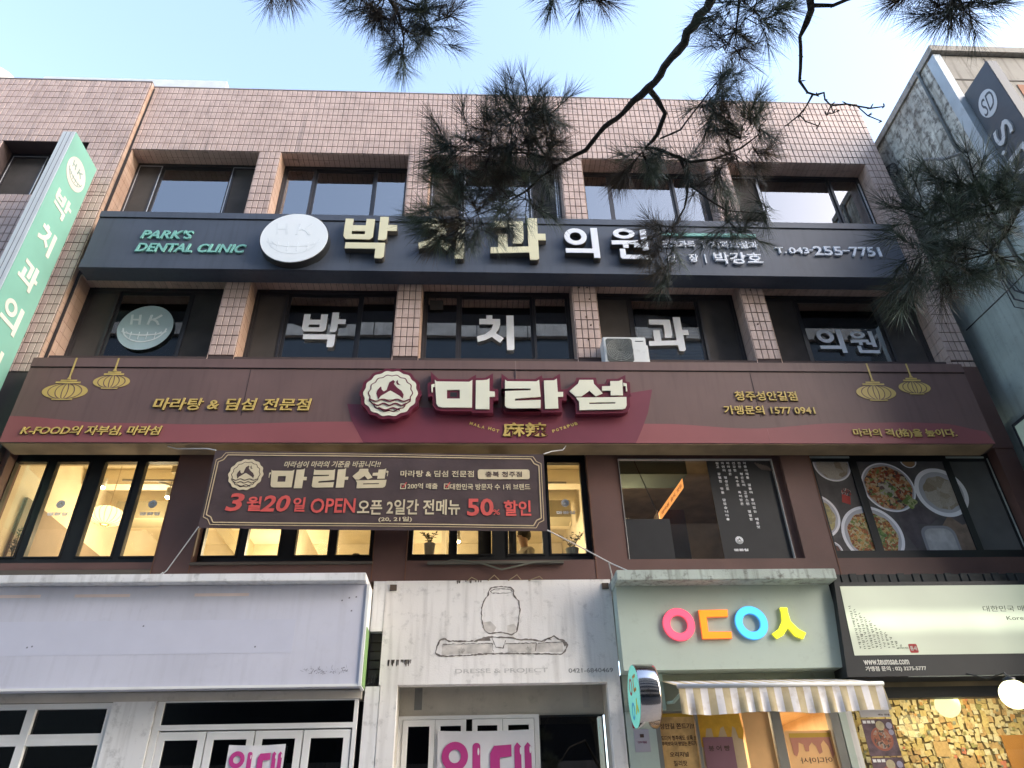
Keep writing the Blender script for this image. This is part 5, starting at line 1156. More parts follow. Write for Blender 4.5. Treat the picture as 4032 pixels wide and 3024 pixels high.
SH('note_sheet', 2.54, 2.88, 2.1, 2.71, .026, mat('mauve_paper', (.24, .12, .15), .7)); text('붕 어 빵', 2.59, 2.83, 2.57, 2.625, FRONT(.0258), .001, INK, s3, bold=.02)
SH('poster', 3.03, 3.34, 2.1, 2.965, .034, mat('peach_sheet', (.80, .47, .20), .5, var=.12))
SH('poster', 3.48, 4.02, 2.1, 2.76, .030, mat('peach_sheet', (.80, .47, .20), .5)); SH('poster_band', 3.53, 4.0, 2.69, 2.735, .027, mat('ochre_print', (.52, .32, .03), .5))
drip2 = [(3.53, 2.69), (3.99, 2.69), (4.0, 2.52), (3.97, 2.47), (3.95, 2.6), (3.91, 2.66), (3.87, 2.62), (3.87, 2.54), (3.83, 2.52), (3.81, 2.6), (3.77, 2.64), (3.73, 2.6), (3.72, 2.55), (3.68, 2.55), (3.67, 2.62), (3.62, 2.64), (3.60, 2.55), (3.57, 2.5), (3.54, 2.52)]
shape('honey_drip', [orient(drip2)], FRONT(.0285), .001, mat('rose_drip_print', (.48, .20, .13), .5), s3); text('어디아사', 3.60, 3.96, 2.43, 2.49, FRONT(.0285), .001, INK, s3, bold=.0, flip=True)
box('notice_sticker', 1.76, 1.83, -.0115, -.0085, 2.81, 2.94, mat('red_sticker', (.35, .03, .04), .5), s3)
box('cctv_notice', 1.765, 1.935, -.0115, -.0085, 2.57, 2.80, mat('grey_notice', (.42, .40, .44), .5), s3); text('CCTV 작동중', 1.80, 1.90, 2.655, 2.68, FRONT(-.012), .001, mat('maroon_ink', (.25, .03, .08), .5), s3, bold=.02)
shape('camera_icon', [rect(1.83, 1.875, 2.715, 2.75)], FRONT(-.012), .001, INK, s3)
# striped retractable awning
aw = thing('striped_awning', 'beige and white striped awning above the snack shop door', 'awning', (3.2, -.5, 3.0))
def stripe_mat():
    m = bpy.data.materials.new('striped_canvas'); m.use_nodes = True; N = m.node_tree.nodes; L = m.node_tree.links; b = N['Principled BSDF']; b.inputs['Roughness'].default_value = .85
    g_ = N.new('ShaderNodeNewGeometry'); sx = N.new('ShaderNodeSeparateXYZ'); L.new(g_.outputs['Position'], sx.inputs[0])
    m1 = N.new('ShaderNodeMath'); m1.operation = 'MULTIPLY'; m1.inputs[1].default_value = 1/.155; L.new(sx.outputs[0], m1.inputs[0])
    m2 = N.new('ShaderNodeMath'); m2.operation = 'FRACT'; L.new(m1.outputs[0], m2.inputs[0]); m3 = N.new('ShaderNodeMath'); m3.operation = 'GREATER_THAN'; m3.inputs[1].default_value = .5; L.new(m2.outputs[0], m3.inputs[0])
    no = N.new('ShaderNodeTexNoise'); no.inputs['Scale'].default_value = 9; no.inputs['Detail'].default_value = 8; L.new(g_.outputs['Position'], no.inputs['Vector'])
    mx = N.new('ShaderNodeMix'); mx.data_type = 'RGBA'; mx.inputs[6].default_value = (.72, .70, .70, 1); mx.inputs[7].default_value = (.50, .42, .26, 1); L.new(m3.outputs[0], mx.inputs[0])
    mr = N.new('ShaderNodeMapRange'); mr.inputs[1].default_value = .5; mr.inputs[2].default_value = .72; mr.inputs[3].default_value = 0; mr.inputs[4].default_value = .55; L.new(no.outputs[0], mr.inputs[0])
    m4 = N.new('ShaderNodeMix'); m4.data_type = 'RGBA'; m4.inputs[7].default_value = (.36, .27, .15, 1); L.new(mr.outputs[0], m4.inputs[0]); L.new(mx.outputs[2], m4.inputs[6]); L.new(m4.outputs[2], b.inputs['Base Color'])
    return m
CAN = stripe_mat()
cv = MB(); n = 48
for i in range(n):
    a, b = 2.12+(4.27-2.12)*i/n, 2.12+(4.27-2.12)*(i+1)/n; a2, b2 = 2.10+(4.26-2.10)*i/n, 2.10+(4.26-2.10)*(i+1)/n
    cv.poly([(a2, -.90, 3.08), (b2, -.90, 3.08), (b, -.03, 3.30), (a, -.03, 3.30)])
build('canopy_cloth', cv, CAN, aw)
vl = MB(); n = 130; rows = 5
vv = lambda i, j: (2.10+(4.27-2.10)*i/n+.02*j/rows*(1 if i > n*.9 else 0), -.905-.014*(j/rows)*math.sin(i*.55+math.sin(i*.13)*2), 3.055-(.245+.012*math.sin(i*.09))*j/rows)
for j in range(rows):
    for i in range(n): vl.poly([vv(i, j+1), vv(i+1, j+1), vv(i+1, j), vv(i, j)])
build('valance', vl, CAN, aw, smooth=True)
build('front_bar', MB().tube([(2.09, -.90, 3.075), (4.28, -.90, 3.075)], .022, 10), mat('white_bar', (.66, .66, .64), .5), aw, smooth=True)
build('arm', MB().tube([(2.14, -.88, 3.02), (2.16, -.40, 3.01), (2.18, -.05, 3.06)], .018, 6), mat('mint_arm', (.35, .48, .42), .5), aw); build('arm', MB().tube([(4.22, -.88, 3.05), (4.22, -.05, 3.12)], .018, 6), mat('mint_arm', (.35, .48, .42), .5), aw)
build('bracket', MB().box(2.08, 2.14, -.12, -.035, 2.98, 3.36), mat('mint_arm', (.35, .48, .42), .5), aw)
# round projecting sign
rd = thing('round_sign', 'round turquoise shop sign on a chrome drum beside the awning', 'sign', (1.75, -.75, 2.7))
build('drum', MB().lathe(1.66, -.76, 3.01, [(.305, 0), (.312, .01), (.312, .20), (.30, .22), (.001, .22)], 56, 'x'), mat('polished_steel', (.55, .52, .5), .12, metal=1.0, var=.05), rd, smooth=True)
shape('face', [ring(.76, 3.01, .302, 56)], lambda u, v, n: (1.66-n, -u, v), .006, emis('turquoise_face', (.20, .62, .50), .25), rd)
ff_ = lambda u, v, n: (1.6535-n, -u, v)
cc = [mat('sign_red_print', (.50, .06, .07), .5), mat('sign_orange_print', (.60, .25, .03), .5), mat('sign_blue_print', (.05, .38, .62), .5), mat('sign_yellow_print', (.72, .68, .05), .5)]
shape('letter', [ring(.66, 3.12, .075, 28, rz=.085), ring(.66, 3.12, .05, 28, rz=.06)[::-1]], ff_, .002, cc[0], rd)
shape('letter', [[(.80, 3.04), (.93, 3.04), (.93, 3.07), (.83, 3.07), (.83, 3.17), (.93, 3.17), (.93, 3.20), (.80, 3.20)]], ff_, .002, cc[1], rd)
shape('letter', [ring(.68, 2.88, .075, 28, rz=.085), ring(.68, 2.88, .05, 28, rz=.06)[::-1]], ff_, .002, cc[2], rd)
shape('letter', [[(.86, 2.97), (.89, 2.97), (.90, 2.92), (.95, 2.84), (.92, 2.82), (.875, 2.88), (.83, 2.82), (.80, 2.84), (.86, 2.92)]], ff_, .002, cc[3], rd)
build('arm', MB().tube([(1.76, -.45, 3.05), (1.76, -.02, 3.05)], .025, 8), mat('mint_arm', (.35, .48, .42), .5), rd)
ld_ = MB(); ld_.box(1.70, 1.84, -.70, -.62, 3.30, 3.323); build('top_bracket', ld_, mat('white_bar', (.66, .66, .64), .5), rd)

# ---- shop 4: black framed restaurant with lit sign panel
s4 = thing('black_noodle_shop', 'black fronted shop with pale lit sign panel at lower right', 'shopfront', (6, -.2, 0))
q = MB(); q.prism([(4.33, 4.33), (9, 4.33), (9, 3.25), (4.19, 3.25)], -.35, -.02); build('sign_frame', q, BLACKP, s4)
lp = MB(); lp.prism([(4.385, 4.28), (9, 4.28), (9, 3.48), (4.335, 3.48)], -.356, -.3505)
def lit_panel():
    m = bpy.data.materials.new('lit_sign_panel'); m.use_nodes = True; N = m.node_tree.nodes; L = m.node_tree.links; b = N['Principled BSDF']
    b.inputs['Base Color'].default_value = (.50, .52, .43, 1); b.inputs['Roughness'].default_value = .4
    g_ = N.new('ShaderNodeNewGeometry'); sx = N.new('ShaderNodeSeparateXYZ'); L.new(g_.outputs['Position'], sx.inputs[0])
    mm = N.new('ShaderNodeMath'); mm.operation = 'SUBTRACT'; mm.inputs[1].default_value = 3.86; L.new(sx.outputs[2], mm.inputs[0]); ab = N.new('ShaderNodeMath'); ab.operation = 'ABSOLUTE'; L.new(mm.outputs[0], ab.inputs[0])
    mr = N.new('ShaderNodeMapRange'); mr.interpolation_type = 'SMOOTHSTEP'; mr.inputs[1].default_value = .02; mr.inputs[2].default_value = .20; mr.inputs[3].default_value = .42*LAMP; mr.inputs[4].default_value = .16*LAMP; L.new(ab.outputs[0], mr.inputs[0])
    no = N.new('ShaderNodeTexNoise'); no.inputs['Scale'].default_value = 1.6; L.new(g_.outputs['Position'], no.inputs['Vector']); mu = N.new('ShaderNodeMath'); mu.operation = 'MULTIPLY'; L.new(mr.outputs[0], mu.inputs[0])
    n2 = N.new('ShaderNodeMapRange'); n2.inputs[3].default_value = .5; n2.inputs[4].default_value = 1.5; L.new(no.outputs[0], n2.inputs[0]); L.new(n2.outputs[0], mu.inputs[1])
    b.inputs['Emission Color'].default_value = (.86, .95, .66, 1); L.new(mu.outputs[0], b.inputs['Emission Strength']); return m
build('light_panel', lp, lit_panel(), s4)
for i in range(46):
    x = 4.36+i*.1; box('cladding_slat', x, x+.085, -.30-.012*(i % 3), -.02, 4.333, 4.445-.006*(i % 2), mat('dark_slat', (.035, .038, .036), .8, var=.3), s4)
INK2 = mat('grey_brush_ink', (.12, .13, .10), .7)
cal = MB(); rr = random.Random(5)
for c_ in range(11):
    x = 4.425+.046*c_*1.05; zt = 4.04-.045*c_; zb = 3.555
    z = zt
    while z > zb:
        a = rr.uniform(-.4, .9); l = rr.uniform(.014, .03); cal.poly([(x-.006, -.3572, z), (x+l*math.cos(a), -.3572, z+l*math.sin(a)*.6), (x+l*math.cos(a)-.003, -.3572, z+l*math.sin(a)*.6-.009), (x-.008, -.3572, z-.009)])
        z -= rr.uniform(.014, .03)
build('brush_writing', cal, INK2, s4, kind='stuff')
text('세상에서 제일', 4.86, 4.99, 3.545, 3.565, FRONT(-.3565), .001, INK2, s4, bold=.0)
shape('red_seal', [rrect(5.0, 5.10, 3.50, 3.60, .015)], FRONT(-.3565), .001, mat('seal_red', (.38, .03, .03), .6), s4); text('틈새', 5.012, 5.088, 3.525, 3.575, FRONT(-.358), .0008, mat('seal_pale', (.6, .58, .5), .6), s4, bold=.02)
text('대한민국 매운 빨개떡', 6.05, 7.0, 3.96, 4.03, FRONT(-.3565), .001, INK2, s4, bold=.0, shear=.1); text('Korean Noodle', 6.30, 6.95, 3.86, 3.905, FRONT(-.3565), .001, INK2, s4, bold=.0)
WT = mat('white_vinyl_text', (.75, .74, .66), .5)
text('www.teumsae.com', 4.42, 4.95, 3.375, 3.44, FRONT(-.3505), .003, WT, s4, bold=.016); text('가맹점 문의 : 02) 3275-5777', 4.42, 5.13, 3.30, 3.36, FRONT(-.3505), .003, WT, s4, bold=.016)
box('edge_light', 4.9, 9, -.345, -.33, 3.243, 3.2495, mat('worn_alu', (.42, .46, .43), .5), s4)
box('transom', 4.22, 9, .0, .12, 3.20, 3.30, mat('brass_strip', (.22, .17, .10), .35, var=.4, scale=2), s4); box('transom_beam', 4.22, 9, .0, .12, 3.08, 3.20, BLACKP, s4)
box('pane', 4.22, 9, .06, .066, 0, 3.08, G_CLEAR, s4)
box('wall_end', 4.225, 4.30, .0, .12, 0, 3.08, WHITEP, s4)
# interior with a wall of visitors' notes
r = MB(); r.poly([(4.25, 1.6, 0), (9, 1.6, 0), (9, 1.6, 3.6), (4.25, 1.6, 3.6)]); r.poly([(4.25, .13, 3.45), (9, .13, 3.45), (9, 1.6, 3.45), (4.25, 1.6, 3.45)]); r.poly([(4.25, .13, 0), (4.25, 1.6, 0), (4.25, 1.6, 3.45), (4.25, .13, 3.45)])
build('note_wall', r, mat('dark_ochre_wall', (.20, .155, .085), .9), s4)
rr = random.Random(11); cnt = 0
notes_m = [mat('note_%s' % n_, c_, .7, var=.2, scale=30) for n_, c_ in (('cream', (.62, .55, .36)), ('straw', (.55, .45, .22)), ('tan', (.48, .34, .18)), ('white', (.66, .64, .52)), ('orange', (.60, .34, .14)), ('olive', (.30, .30, .14)), ('coral', (.6, .22, .16)), ('grey', (.25, .28, .25)))]
wts = (30, 26, 12, 9, 3, 4, .5, 1)
piles = [MB() for _ in notes_m]
for j in range(14):
    for i in range(42):
        x = 4.9+i*.082+rr.uniform(-.02, .02); z = 2.36+j*.078+rr.uniform(-.02, .02)
        a = rr.gauss(0, .18); hw, hh = rr.uniform(.026, .046), rr.uniform(.028, .048); yy = 1.59-rr.uniform(.002, .02)
        pts = [(x+u*math.cos(a)-v*math.sin(a), yy+rr.uniform(-.015, .0), z+u*math.sin(a)+v*math.cos(a)) for u, v in ((-hw, -hh), (hw, -hh), (hw, hh), (-hw, hh))]
        k = rr.choices(range(len(notes_m)), wts)[0]
        if cnt < 290 and j < 11 and i > 5:
            mb = MB(); mb.poly(pts); mb.poly([(p[0], p[1]+.001, p[2]) for p in pts]); build('paper_note', mb, notes_m[k], s4); cnt += 1
        else: piles[k].poly(pts)
        if rr.random() < .5:
            x2, z2 = x+rr.uniform(-.04, .04), z+rr.uniform(-.04, .04); h2 = rr.uniform(.012, .022)
            piles[rr.choices(range(len(notes_m)), (14, 12, 10, 12, 3, 8, 2, 5))[0]].poly([(x2-h2, 1.555, z2-h2), (x2+h2, 1.555, z2-h2), (x2+h2, 1.55, z2+h2), (x2-h2, 1.55, z2+h2)])
for k, mb in enumerate(piles):
    if mb.v: build('paper_notes', mb, notes_m[k], s4, kind='stuff')
box('brown_paper', 7.0, 8.2, 1.54, 1.55, 2.45, 2.86, mat('kraft_paper', (.42, .20, .05), .8), s4)
for x, w_, z0, z1 in ((6.05, .20, 2.62, 2.80), (6.12, .18, 2.43, 2.60), (6.35, .2, 2.42, 2.60)): box('paper_note', x, x+w_, 1.55, 1.553, z0, z1, notes_m[2], s4)
ld = bpy.data.lights.new('shop_light', 'AREA'); ld.energy = 50*LAMP; ld.color = (1, .80, .42); ld.size = 1.5; lo = bpy.data.objects.new('shop_light', ld); COL.objects.link(lo); lo.location = (6.4, .75, 3.4); lo.rotation_euler = (math.radians(25), 0, 0)
text('틈새', 6.50, 6.85, 2.38, 2.60, FRONT(.058), .001, mat('white_window_film', (.78, .82, .86), .5), s4, bold=.0)
box('sheet', 4.42, 4.77, .052, .056, 2.89, 3.06, mat('grey_sheet', (.56, .54, .54), .6), s4); text('메뉴 안내', 4.63, 4.76, 2.905, 2.925, FRONT(.0515), .001, INK, s4, bold=.02)
for zt, hgt in ((2.87, .38), (2.475, .38)):
    po = box('food_poster', 4.41, 4.77, .050, .054, zt-hgt, zt, mat('purple_table_print', (.13, .08, .10), .6, var=.5, scale=14), s4)
    for cx, cz, R_, m_ in ((4.60, zt-.205, .125, mat('terracotta_print', (.36, .11, .07), .5)), (4.60, zt-.205, .102, food('stew_print', [(.42, .15, .08), (.50, .25, .16), (.40, .36, .32), (.30, .10, .06), (.10, .08, .07)], 34)), (4.615, zt-.07, .05, mat('egg_print', (.52, .44, .27), .6, var=.2, scale=30)), (4.72, zt-.07, .035, mat('glass_print', (.36, .34, .45), .4)), (4.725, zt-.14, .03, mat('glass_print', (.36, .34, .45), .4))):
        shape('printed_dish', [ring(cx, cz, R_, 28)], FRONT(.0498-.001*(R_ < .11)-.001*(R_ < .06)), .0006, m_, po)
    for k in range(3): shape('printed_panel', [rect(4.425+.05*k, 4.465+.05*k, zt-.045, zt-.015)], FRONT(.0492), .0006, PALE, po)
# globe pendant lamps
def globe_lamp(x, y, z, r_, label, m_, top):
    t = thing('globe_lamp', label, 'lamp', (x, y, z), 'round shop lamps')
    pr = [(r_*math.sin(math.pi*k/16) if 0 < k < 16 else .001, r_*math.cos(math.pi*k/16)) for k in range(17)]
    build('globe', MB().lathe(x, y, z, pr, 36), m_, t, smooth=True)
    build('collar', MB().lathe(x, y, z, [(r_*.42, r_*.88), (r_*.45, r_*1.10), (r_*.2, r_*1.2), (.012, r_*1.3)], 20), BLACKP, t, smooth=True)
    build('cord', MB().tube([(x, y, z+r_*1.2), (x, y+.03, z+r_*1.2+.05), (x, y+top[1]*.5, (z+top[0])/2+.05), (x, y+top[1], top[0])], .008, 6), mat('cord_black', (.04, .04, .04), .5), t)
globe_lamp(5.585, -1.0, 2.93, .142, 'brightly lit round lamp at the right edge below the black sign', emis('lamp_glow', (1.0, .96, .52), 1.9), (3.27, .66))
globe_lamp(5.64, .30, 3.045, .138, 'dimmer cream round lamp behind the glass of the black shop', emis('dim_globe', (.60, .60, .32), 1.15), (3.4, .1))
for x, y, z, lb in ((4.93, .6, 3.19, 'small ceiling spot nearest the awning inside the black shop'), (5.08, .7, 3.17, 'middle of three small ceiling spots inside the black shop'), (5.36, .9, 3.23, 'small ceiling spot beside the dim dome lamp')):
    tag(build('ceiling_spot', MB().lathe(x, y, z, [(.03, .02), (.03, 0), (.001, -.004)], 12), BULB), lb, 'lamp', 'small ceiling spots in the black shop')

# ================================================================== PINE TREE
PT = thing('pine_tree', 'dark needled pine reaching over the street from above', 'tree', (3.6, -10.6, 0))
trunk = [(3.6, -10.6, 0), (3.55, -10.5, 1.5), (3.3, -10.3, 3.0), (3.0, -10.0, 4.4), (2.7, -9.7, 5.6), (2.6, -9.6, 6.8)]
build('trunk', MB().tube(trunk, [.19, .165, .15, .13, .10, .05], 14), BARK, PT, smooth=True)
BRN = {
'a': [(0.936,-7.492,4.424,0.0280),(0.904,-7.351,4.365,0.0262),(0.845,-7.237,4.321,0.0243),(0.772,-7.126,4.277,0.0224),(0.694,-7.021,4.230,0.0224),(0.600,-6.928,4.188,0.0150),(0.528,-6.875,4.165,0.0131),(0.457,-6.794,4.116,0.0122),(0.381,-6.757,4.099,0.0103),(0.292,-6.757,4.111,0.0075),(0.193,-6.766,4.127,0.0056),(0.054,-6.760,4.130,0.0047),(-0.104,-6.766,4.133,0.0028)],
'a2': [(0.381,-6.757,4.099,0.0084),(0.274,-6.697,4.063,0.0065),(0.216,-6.650,4.028,0.0056),(0.117,-6.602,3.991,0.0037),(-0.024,-6.556,3.951,0.0028)],
'a3': [(0.216,-6.650,4.028,0.0047),(0.238,-6.594,3.974,0.0028),(0.299,-6.576,3.951,0.0019)],
'a4': [(0.292,-6.757,4.111,0.0065),(0.230,-6.827,4.172,0.0047),(0.179,-6.890,4.224,0.0028)],
'b': [(0.704,-6.993,4.270,0.0171),(0.746,-6.962,4.238,0.0133),(0.782,-6.924,4.200,0.0114),(0.758,-6.854,4.155,0.0104),(0.715,-6.806,4.130,0.0095),(0.782,-6.806,4.111,0.0095),(0.849,-6.796,4.081,0.0085),(0.897,-6.791,4.059,0.0076),(0.987,-6.816,4.046,0.0057),(1.088,-6.875,4.049,0.0047),(1.151,-6.933,4.066,0.0028)],
'b2': [(0.849,-6.803,4.087,0.0076),(0.882,-6.759,4.038,0.0066),(0.898,-6.697,3.979,0.0057),(0.890,-6.645,3.935,0.0047),(0.851,-6.581,3.889,0.0038),(0.828,-6.506,3.823,0.0028),(0.844,-6.427,3.732,0.0019)],
'b3': [(0.891,-6.724,4.006,0.0057),(0.983,-6.693,3.942,0.0047),(1.059,-6.676,3.893,0.0038),(1.183,-6.701,3.855,0.0028),(1.227,-6.706,3.836,0.0019)],
'b4': [(1.059,-6.676,3.893,0.0028),(1.102,-6.624,3.823,0.0019)],
'b5': [(0.769,-6.841,4.142,0.0047),(0.849,-6.884,4.149,0.0047),(0.896,-6.951,4.182,0.0038),(0.964,-7.051,4.227,0.0028),(1.017,-7.105,4.242,0.0019)],
'd': [(1.810,-7.352,3.343,0.0133),(1.746,-7.265,3.333,0.0117),(1.690,-7.204,3.334,0.0083),(1.628,-7.162,3.355,0.0067),(1.566,-7.100,3.352,0.0042),(1.525,-7.038,3.325,0.0025)],
'd2': [(1.690,-7.204,3.334,0.0067),(1.636,-7.244,3.420,0.0050),(1.581,-7.224,3.452,0.0033)],
'd3': [(1.746,-7.265,3.333,0.0083),(1.718,-7.165,3.269,0.0058),(1.683,-7.104,3.244,0.0042),(1.610,-7.046,3.255,0.0025)],
'e': [(-0.359,-7.484,4.384,0.0143),(-0.351,-7.340,4.312,0.0089),(-0.304,-7.272,4.280,0.0071),(-0.286,-7.203,4.242,0.0045),(-0.296,-7.135,4.198,0.0027)],
'e2': [(-0.351,-7.340,4.312,0.0071),(-0.234,-7.297,4.301,0.0045),(-0.175,-7.215,4.258,0.0027)],
'f': [(0.922,-7.602,4.191,0.0104),(0.917,-7.477,4.131,0.0069),(0.921,-7.375,4.074,0.0043),(0.893,-7.305,4.043,0.0026)],
'g': [(1.488,-7.725,3.973,0.0104),(1.521,-7.619,3.900,0.0060),(1.553,-7.595,3.866,0.0035)],
'h': [(0.302,-7.530,4.301,0.0069),(0.343,-7.430,4.247,0.0043),(0.384,-7.381,4.215,0.0026)],
'i': [(-0.657,-7.528,4.237,0.0069),(-0.685,-7.432,4.180,0.0035)]}
TWG = {
'c': [(1.143,-7.595,4.098,0.0155),(1.138,-7.495,4.050,0.0138),(1.147,-7.470,4.032,0.0121),(1.128,-7.393,3.997,0.0060),(1.141,-7.345,3.962,0.0052),(1.151,-7.277,3.915,0.0052),(1.182,-7.253,3.883,0.0043),(1.208,-7.254,3.869,0.0035)],
'c1': [(1.148,-7.483,4.039,0.0078),(1.209,-7.497,4.017,0.0052),(1.282,-7.542,4.003,0.0052),(1.343,-7.617,4.008,0.0060)],
'c2': [(1.198,-7.251,3.873,0.0035),(1.183,-7.213,3.854,0.0026),(1.168,-7.188,3.845,0.0026),(1.133,-7.151,3.835,0.0017)],
'c3': [(1.168,-7.188,3.845,0.0022),(1.190,-7.176,3.824,0.0017),(1.232,-7.175,3.801,0.0017)],
'c4': [(1.208,-7.254,3.869,0.0035),(1.232,-7.267,3.865,0.0035),(1.238,-7.250,3.850,0.0026),(1.260,-7.239,3.831,0.0026),(1.307,-7.257,3.816,0.0022),(1.376,-7.267,3.781,0.0022),(1.414,-7.284,3.769,0.0017)],
'c5': [(1.335,-7.261,3.803,0.0022),(1.373,-7.246,3.768,0.0017),(1.415,-7.245,3.740,0.0017)],
'c6': [(1.260,-7.239,3.831,0.0022),(1.251,-7.209,3.814,0.0017)], 'c7': [(1.260,-7.239,3.831,0.0022),(1.271,-7.221,3.812,0.0017),(1.285,-7.234,3.813,0.0017)]}
def organic(l, seed):
    """refine a branch axis with small kinks and knots"""
    rr = random.Random(seed); o = []; rs_ = []
    for (a, b) in zip(l, l[1:]):
        A, Bv = Vector(a[:3]), Vector(b[:3]); n = max(1, int((Bv-A).length/.03))
        for k in range(n):
            t = k/n; r0 = a[3]+(b[3]-a[3])*t; p = A.lerp(Bv, t)
            if k: p += Vector((rr.gauss(0, 1), rr.gauss(0, 1), rr.gauss(0, 1)))*r0*.18
            o.append(p); rs_.append(r0*rr.uniform(.88, 1.18))
    o.append(Vector(l[-1][:3])); rs_.append(l[-1][3]); return o, rs_
for i, (k, l) in enumerate(BRN.items()):
    o, rs_ = organic(l, i); rs_ = [v*(.74 if k == 'a' else .85) for v in rs_]
    build('branch', MB().tube(o, rs_, 8), BARK, PT, smooth=True)
# limbs joining the branches to the trunk above the street
for k, j in (('a', 4), ('d', 2), ('e', 5), ('f', 4), ('g', 3), ('h', 5), ('i', 5)):
    s_ = Vector(BRN[k][0][:3]); t_ = Vector(trunk[j]); md = s_.lerp(t_, .5)+Vector((0, -.15, .75)); r0 = BRN[k][0][3]
    build('limb', MB().tube([s_, s_.lerp(md, .35)+Vector((0, -.05, .12)), md, t_.lerp(md, .35), t_], [r0, r0*1.15, r0*1.5+.008, r0*1.8+.015, .06], 8), BARK, PT, smooth=True)
CL = {
'center': [(0.19, -6.92, 4.24, 0.10, 7), (0.13, -6.85, 4.20, 0.11, 9), (0.27, -6.88, 4.21, 0.10, 7), (0.05, -6.80, 4.16, 0.09, 7), (0.33, -6.83, 4.17, 0.09, 6), (0.17, -6.78, 4.14, 0.10, 8), (-0.04, -6.82, 4.17, 0.08, 5), (-0.14, -6.79, 4.15, 0.06, 4), (-0.11, -6.76, 4.13, 0.06, 3), (0.07, -6.72, 4.09, 0.09, 7), (0.23, -6.72, 4.08, 0.09, 7), (-0.06, -6.67, 4.05, 0.09, 6), (-0.16, -6.68, 4.06, 0.06, 3), (0.12, -6.63, 4.02, 0.10, 8), (-0.02, -6.60, 3.99, 0.10, 7), (-0.14, -6.59, 3.97, 0.08, 5), (-0.21, -6.54, 3.93, 0.06, 4), (-0.06, -6.53, 3.92, 0.09, 6), (-0.17, -6.49, 3.88, 0.06, 4), (0.20, -6.62, 4.00, 0.07, 4), (0.14, -6.55, 3.94, 0.06, 3), (0.28, -6.60, 3.97, 0.04, 2), (0.30, -6.77, 4.12, 0.07, 4)],
'low': [(-0.17, -6.50, 3.87, 0.05, 3), (-0.08, -6.50, 3.88, 0.05, 3), (0.02, -6.52, 3.90, 0.05, 2), (0.04, -6.88, 4.22, 0.05, 3), (0.14, -6.93, 4.26, 0.05, 4)],
'right': [(0.99, -6.99, 4.18, 0.06, 4), (1.03, -6.95, 4.13, 0.06, 4), (0.93, -6.96, 4.18, 0.06, 3), (1.09, -7.00, 4.14, 0.05, 3), (1.15, -6.96, 4.09, 0.05, 3), (0.98, -7.05, 4.22, 0.04, 2), (1.02, -7.10, 4.24, 0.03, 2), (1.09, -6.94, 4.10, 0.05, 3), (0.69, -6.77, 4.11, 0.06, 4), (0.78, -6.79, 4.10, 0.06, 3), (0.88, -6.79, 4.06, 0.05, 3), (0.63, -6.72, 4.08, 0.05, 3), (1.09, -6.83, 4.01, 0.06, 4), (1.16, -6.86, 4.01, 0.05, 3), (1.03, -6.77, 3.99, 0.05, 3), (0.92, -6.72, 3.99, 0.04, 2), (0.80, -6.56, 3.88, 0.06, 4), (0.77, -6.51, 3.85, 0.06, 4), (0.87, -6.53, 3.83, 0.04, 2), (0.83, -6.45, 3.76, 0.04, 3), (0.83, -6.41, 3.72, 0.02, 2), (1.06, -6.64, 3.86, 0.06, 4), (1.12, -6.63, 3.82, 0.06, 3), (1.02, -6.60, 3.84, 0.04, 2), (1.20, -6.71, 3.85, 0.03, 2)],
'topright': [(0.85, -7.40, 4.12, 0.06, 3), (0.91, -7.36, 4.07, 0.05, 3), (0.95, -7.32, 4.03, 0.03, 2), (0.99, -7.44, 4.08, 0.06, 5), (1.05, -7.43, 4.05, 0.05, 4), (0.94, -7.44, 4.11, 0.06, 4), (0.88, -7.32, 4.05, 0.03, 2)],
'topcorner': [(1.47, -7.60, 3.92, 0.06, 5), (1.53, -7.59, 3.88, 0.05, 5), (1.58, -7.60, 3.85, 0.05, 4), (1.51, -7.56, 3.87, 0.03, 3), (1.58, -7.64, 3.87, 0.06, 5), (1.40, -7.59, 3.96, 0.04, 3)],
'topleft': [(-0.39, -7.30, 4.29, 0.07, 6), (-0.34, -7.26, 4.27, 0.07, 6), (-0.27, -7.23, 4.26, 0.06, 5), (-0.22, -7.27, 4.29, 0.06, 5), (-0.18, -7.19, 4.25, 0.05, 4), (-0.13, -7.28, 4.30, 0.05, 3), (-0.31, -7.18, 4.22, 0.03, 3), (-0.29, -7.14, 4.20, 0.02, 2), (-0.45, -7.32, 4.28, 0.05, 4), (-0.69, -7.37, 4.26, 0.04, 4), (-0.75, -7.36, 4.24, 0.03, 2)],
'topmid': [(0.26, -7.39, 4.24, 0.03, 3), (0.38, -7.37, 4.21, 0.02, 2), (0.45, -7.39, 4.21, 0.02, 2)],
'rightmass': [(1.51, -7.16, 3.46, 0.06, 5), (1.56, -7.21, 3.46, 0.06, 5), (1.61, -7.25, 3.45, 0.06, 6), (1.65, -7.29, 3.45, 0.05, 5), (1.69, -7.27, 3.39, 0.06, 6), (1.73, -7.30, 3.38, 0.05, 5), (1.55, -7.13, 3.39, 0.07, 6), (1.61, -7.18, 3.38, 0.07, 6), (1.69, -7.20, 3.33, 0.07, 6), (1.74, -7.22, 3.30, 0.06, 5), (1.52, -7.06, 3.35, 0.06, 5), (1.58, -7.06, 3.30, 0.07, 6), (1.65, -7.11, 3.28, 0.07, 6), (1.71, -7.14, 3.25, 0.06, 5), (1.53, -6.99, 3.27, 0.05, 5), (1.50, -6.97, 3.29, 0.04, 3), (1.60, -7.01, 3.22, 0.06, 5), (1.67, -7.06, 3.22, 0.05, 4), (1.75, -7.14, 3.21, 0.06, 5), (1.52, -6.95, 3.24, 0.03, 2)]}
AX = []
for l in BRN.values():
    for a, b in zip(l, l[1:]):
        for k in range(4): AX.append(Vector(a[:3]).lerp(Vector(b[:3]), k/4))
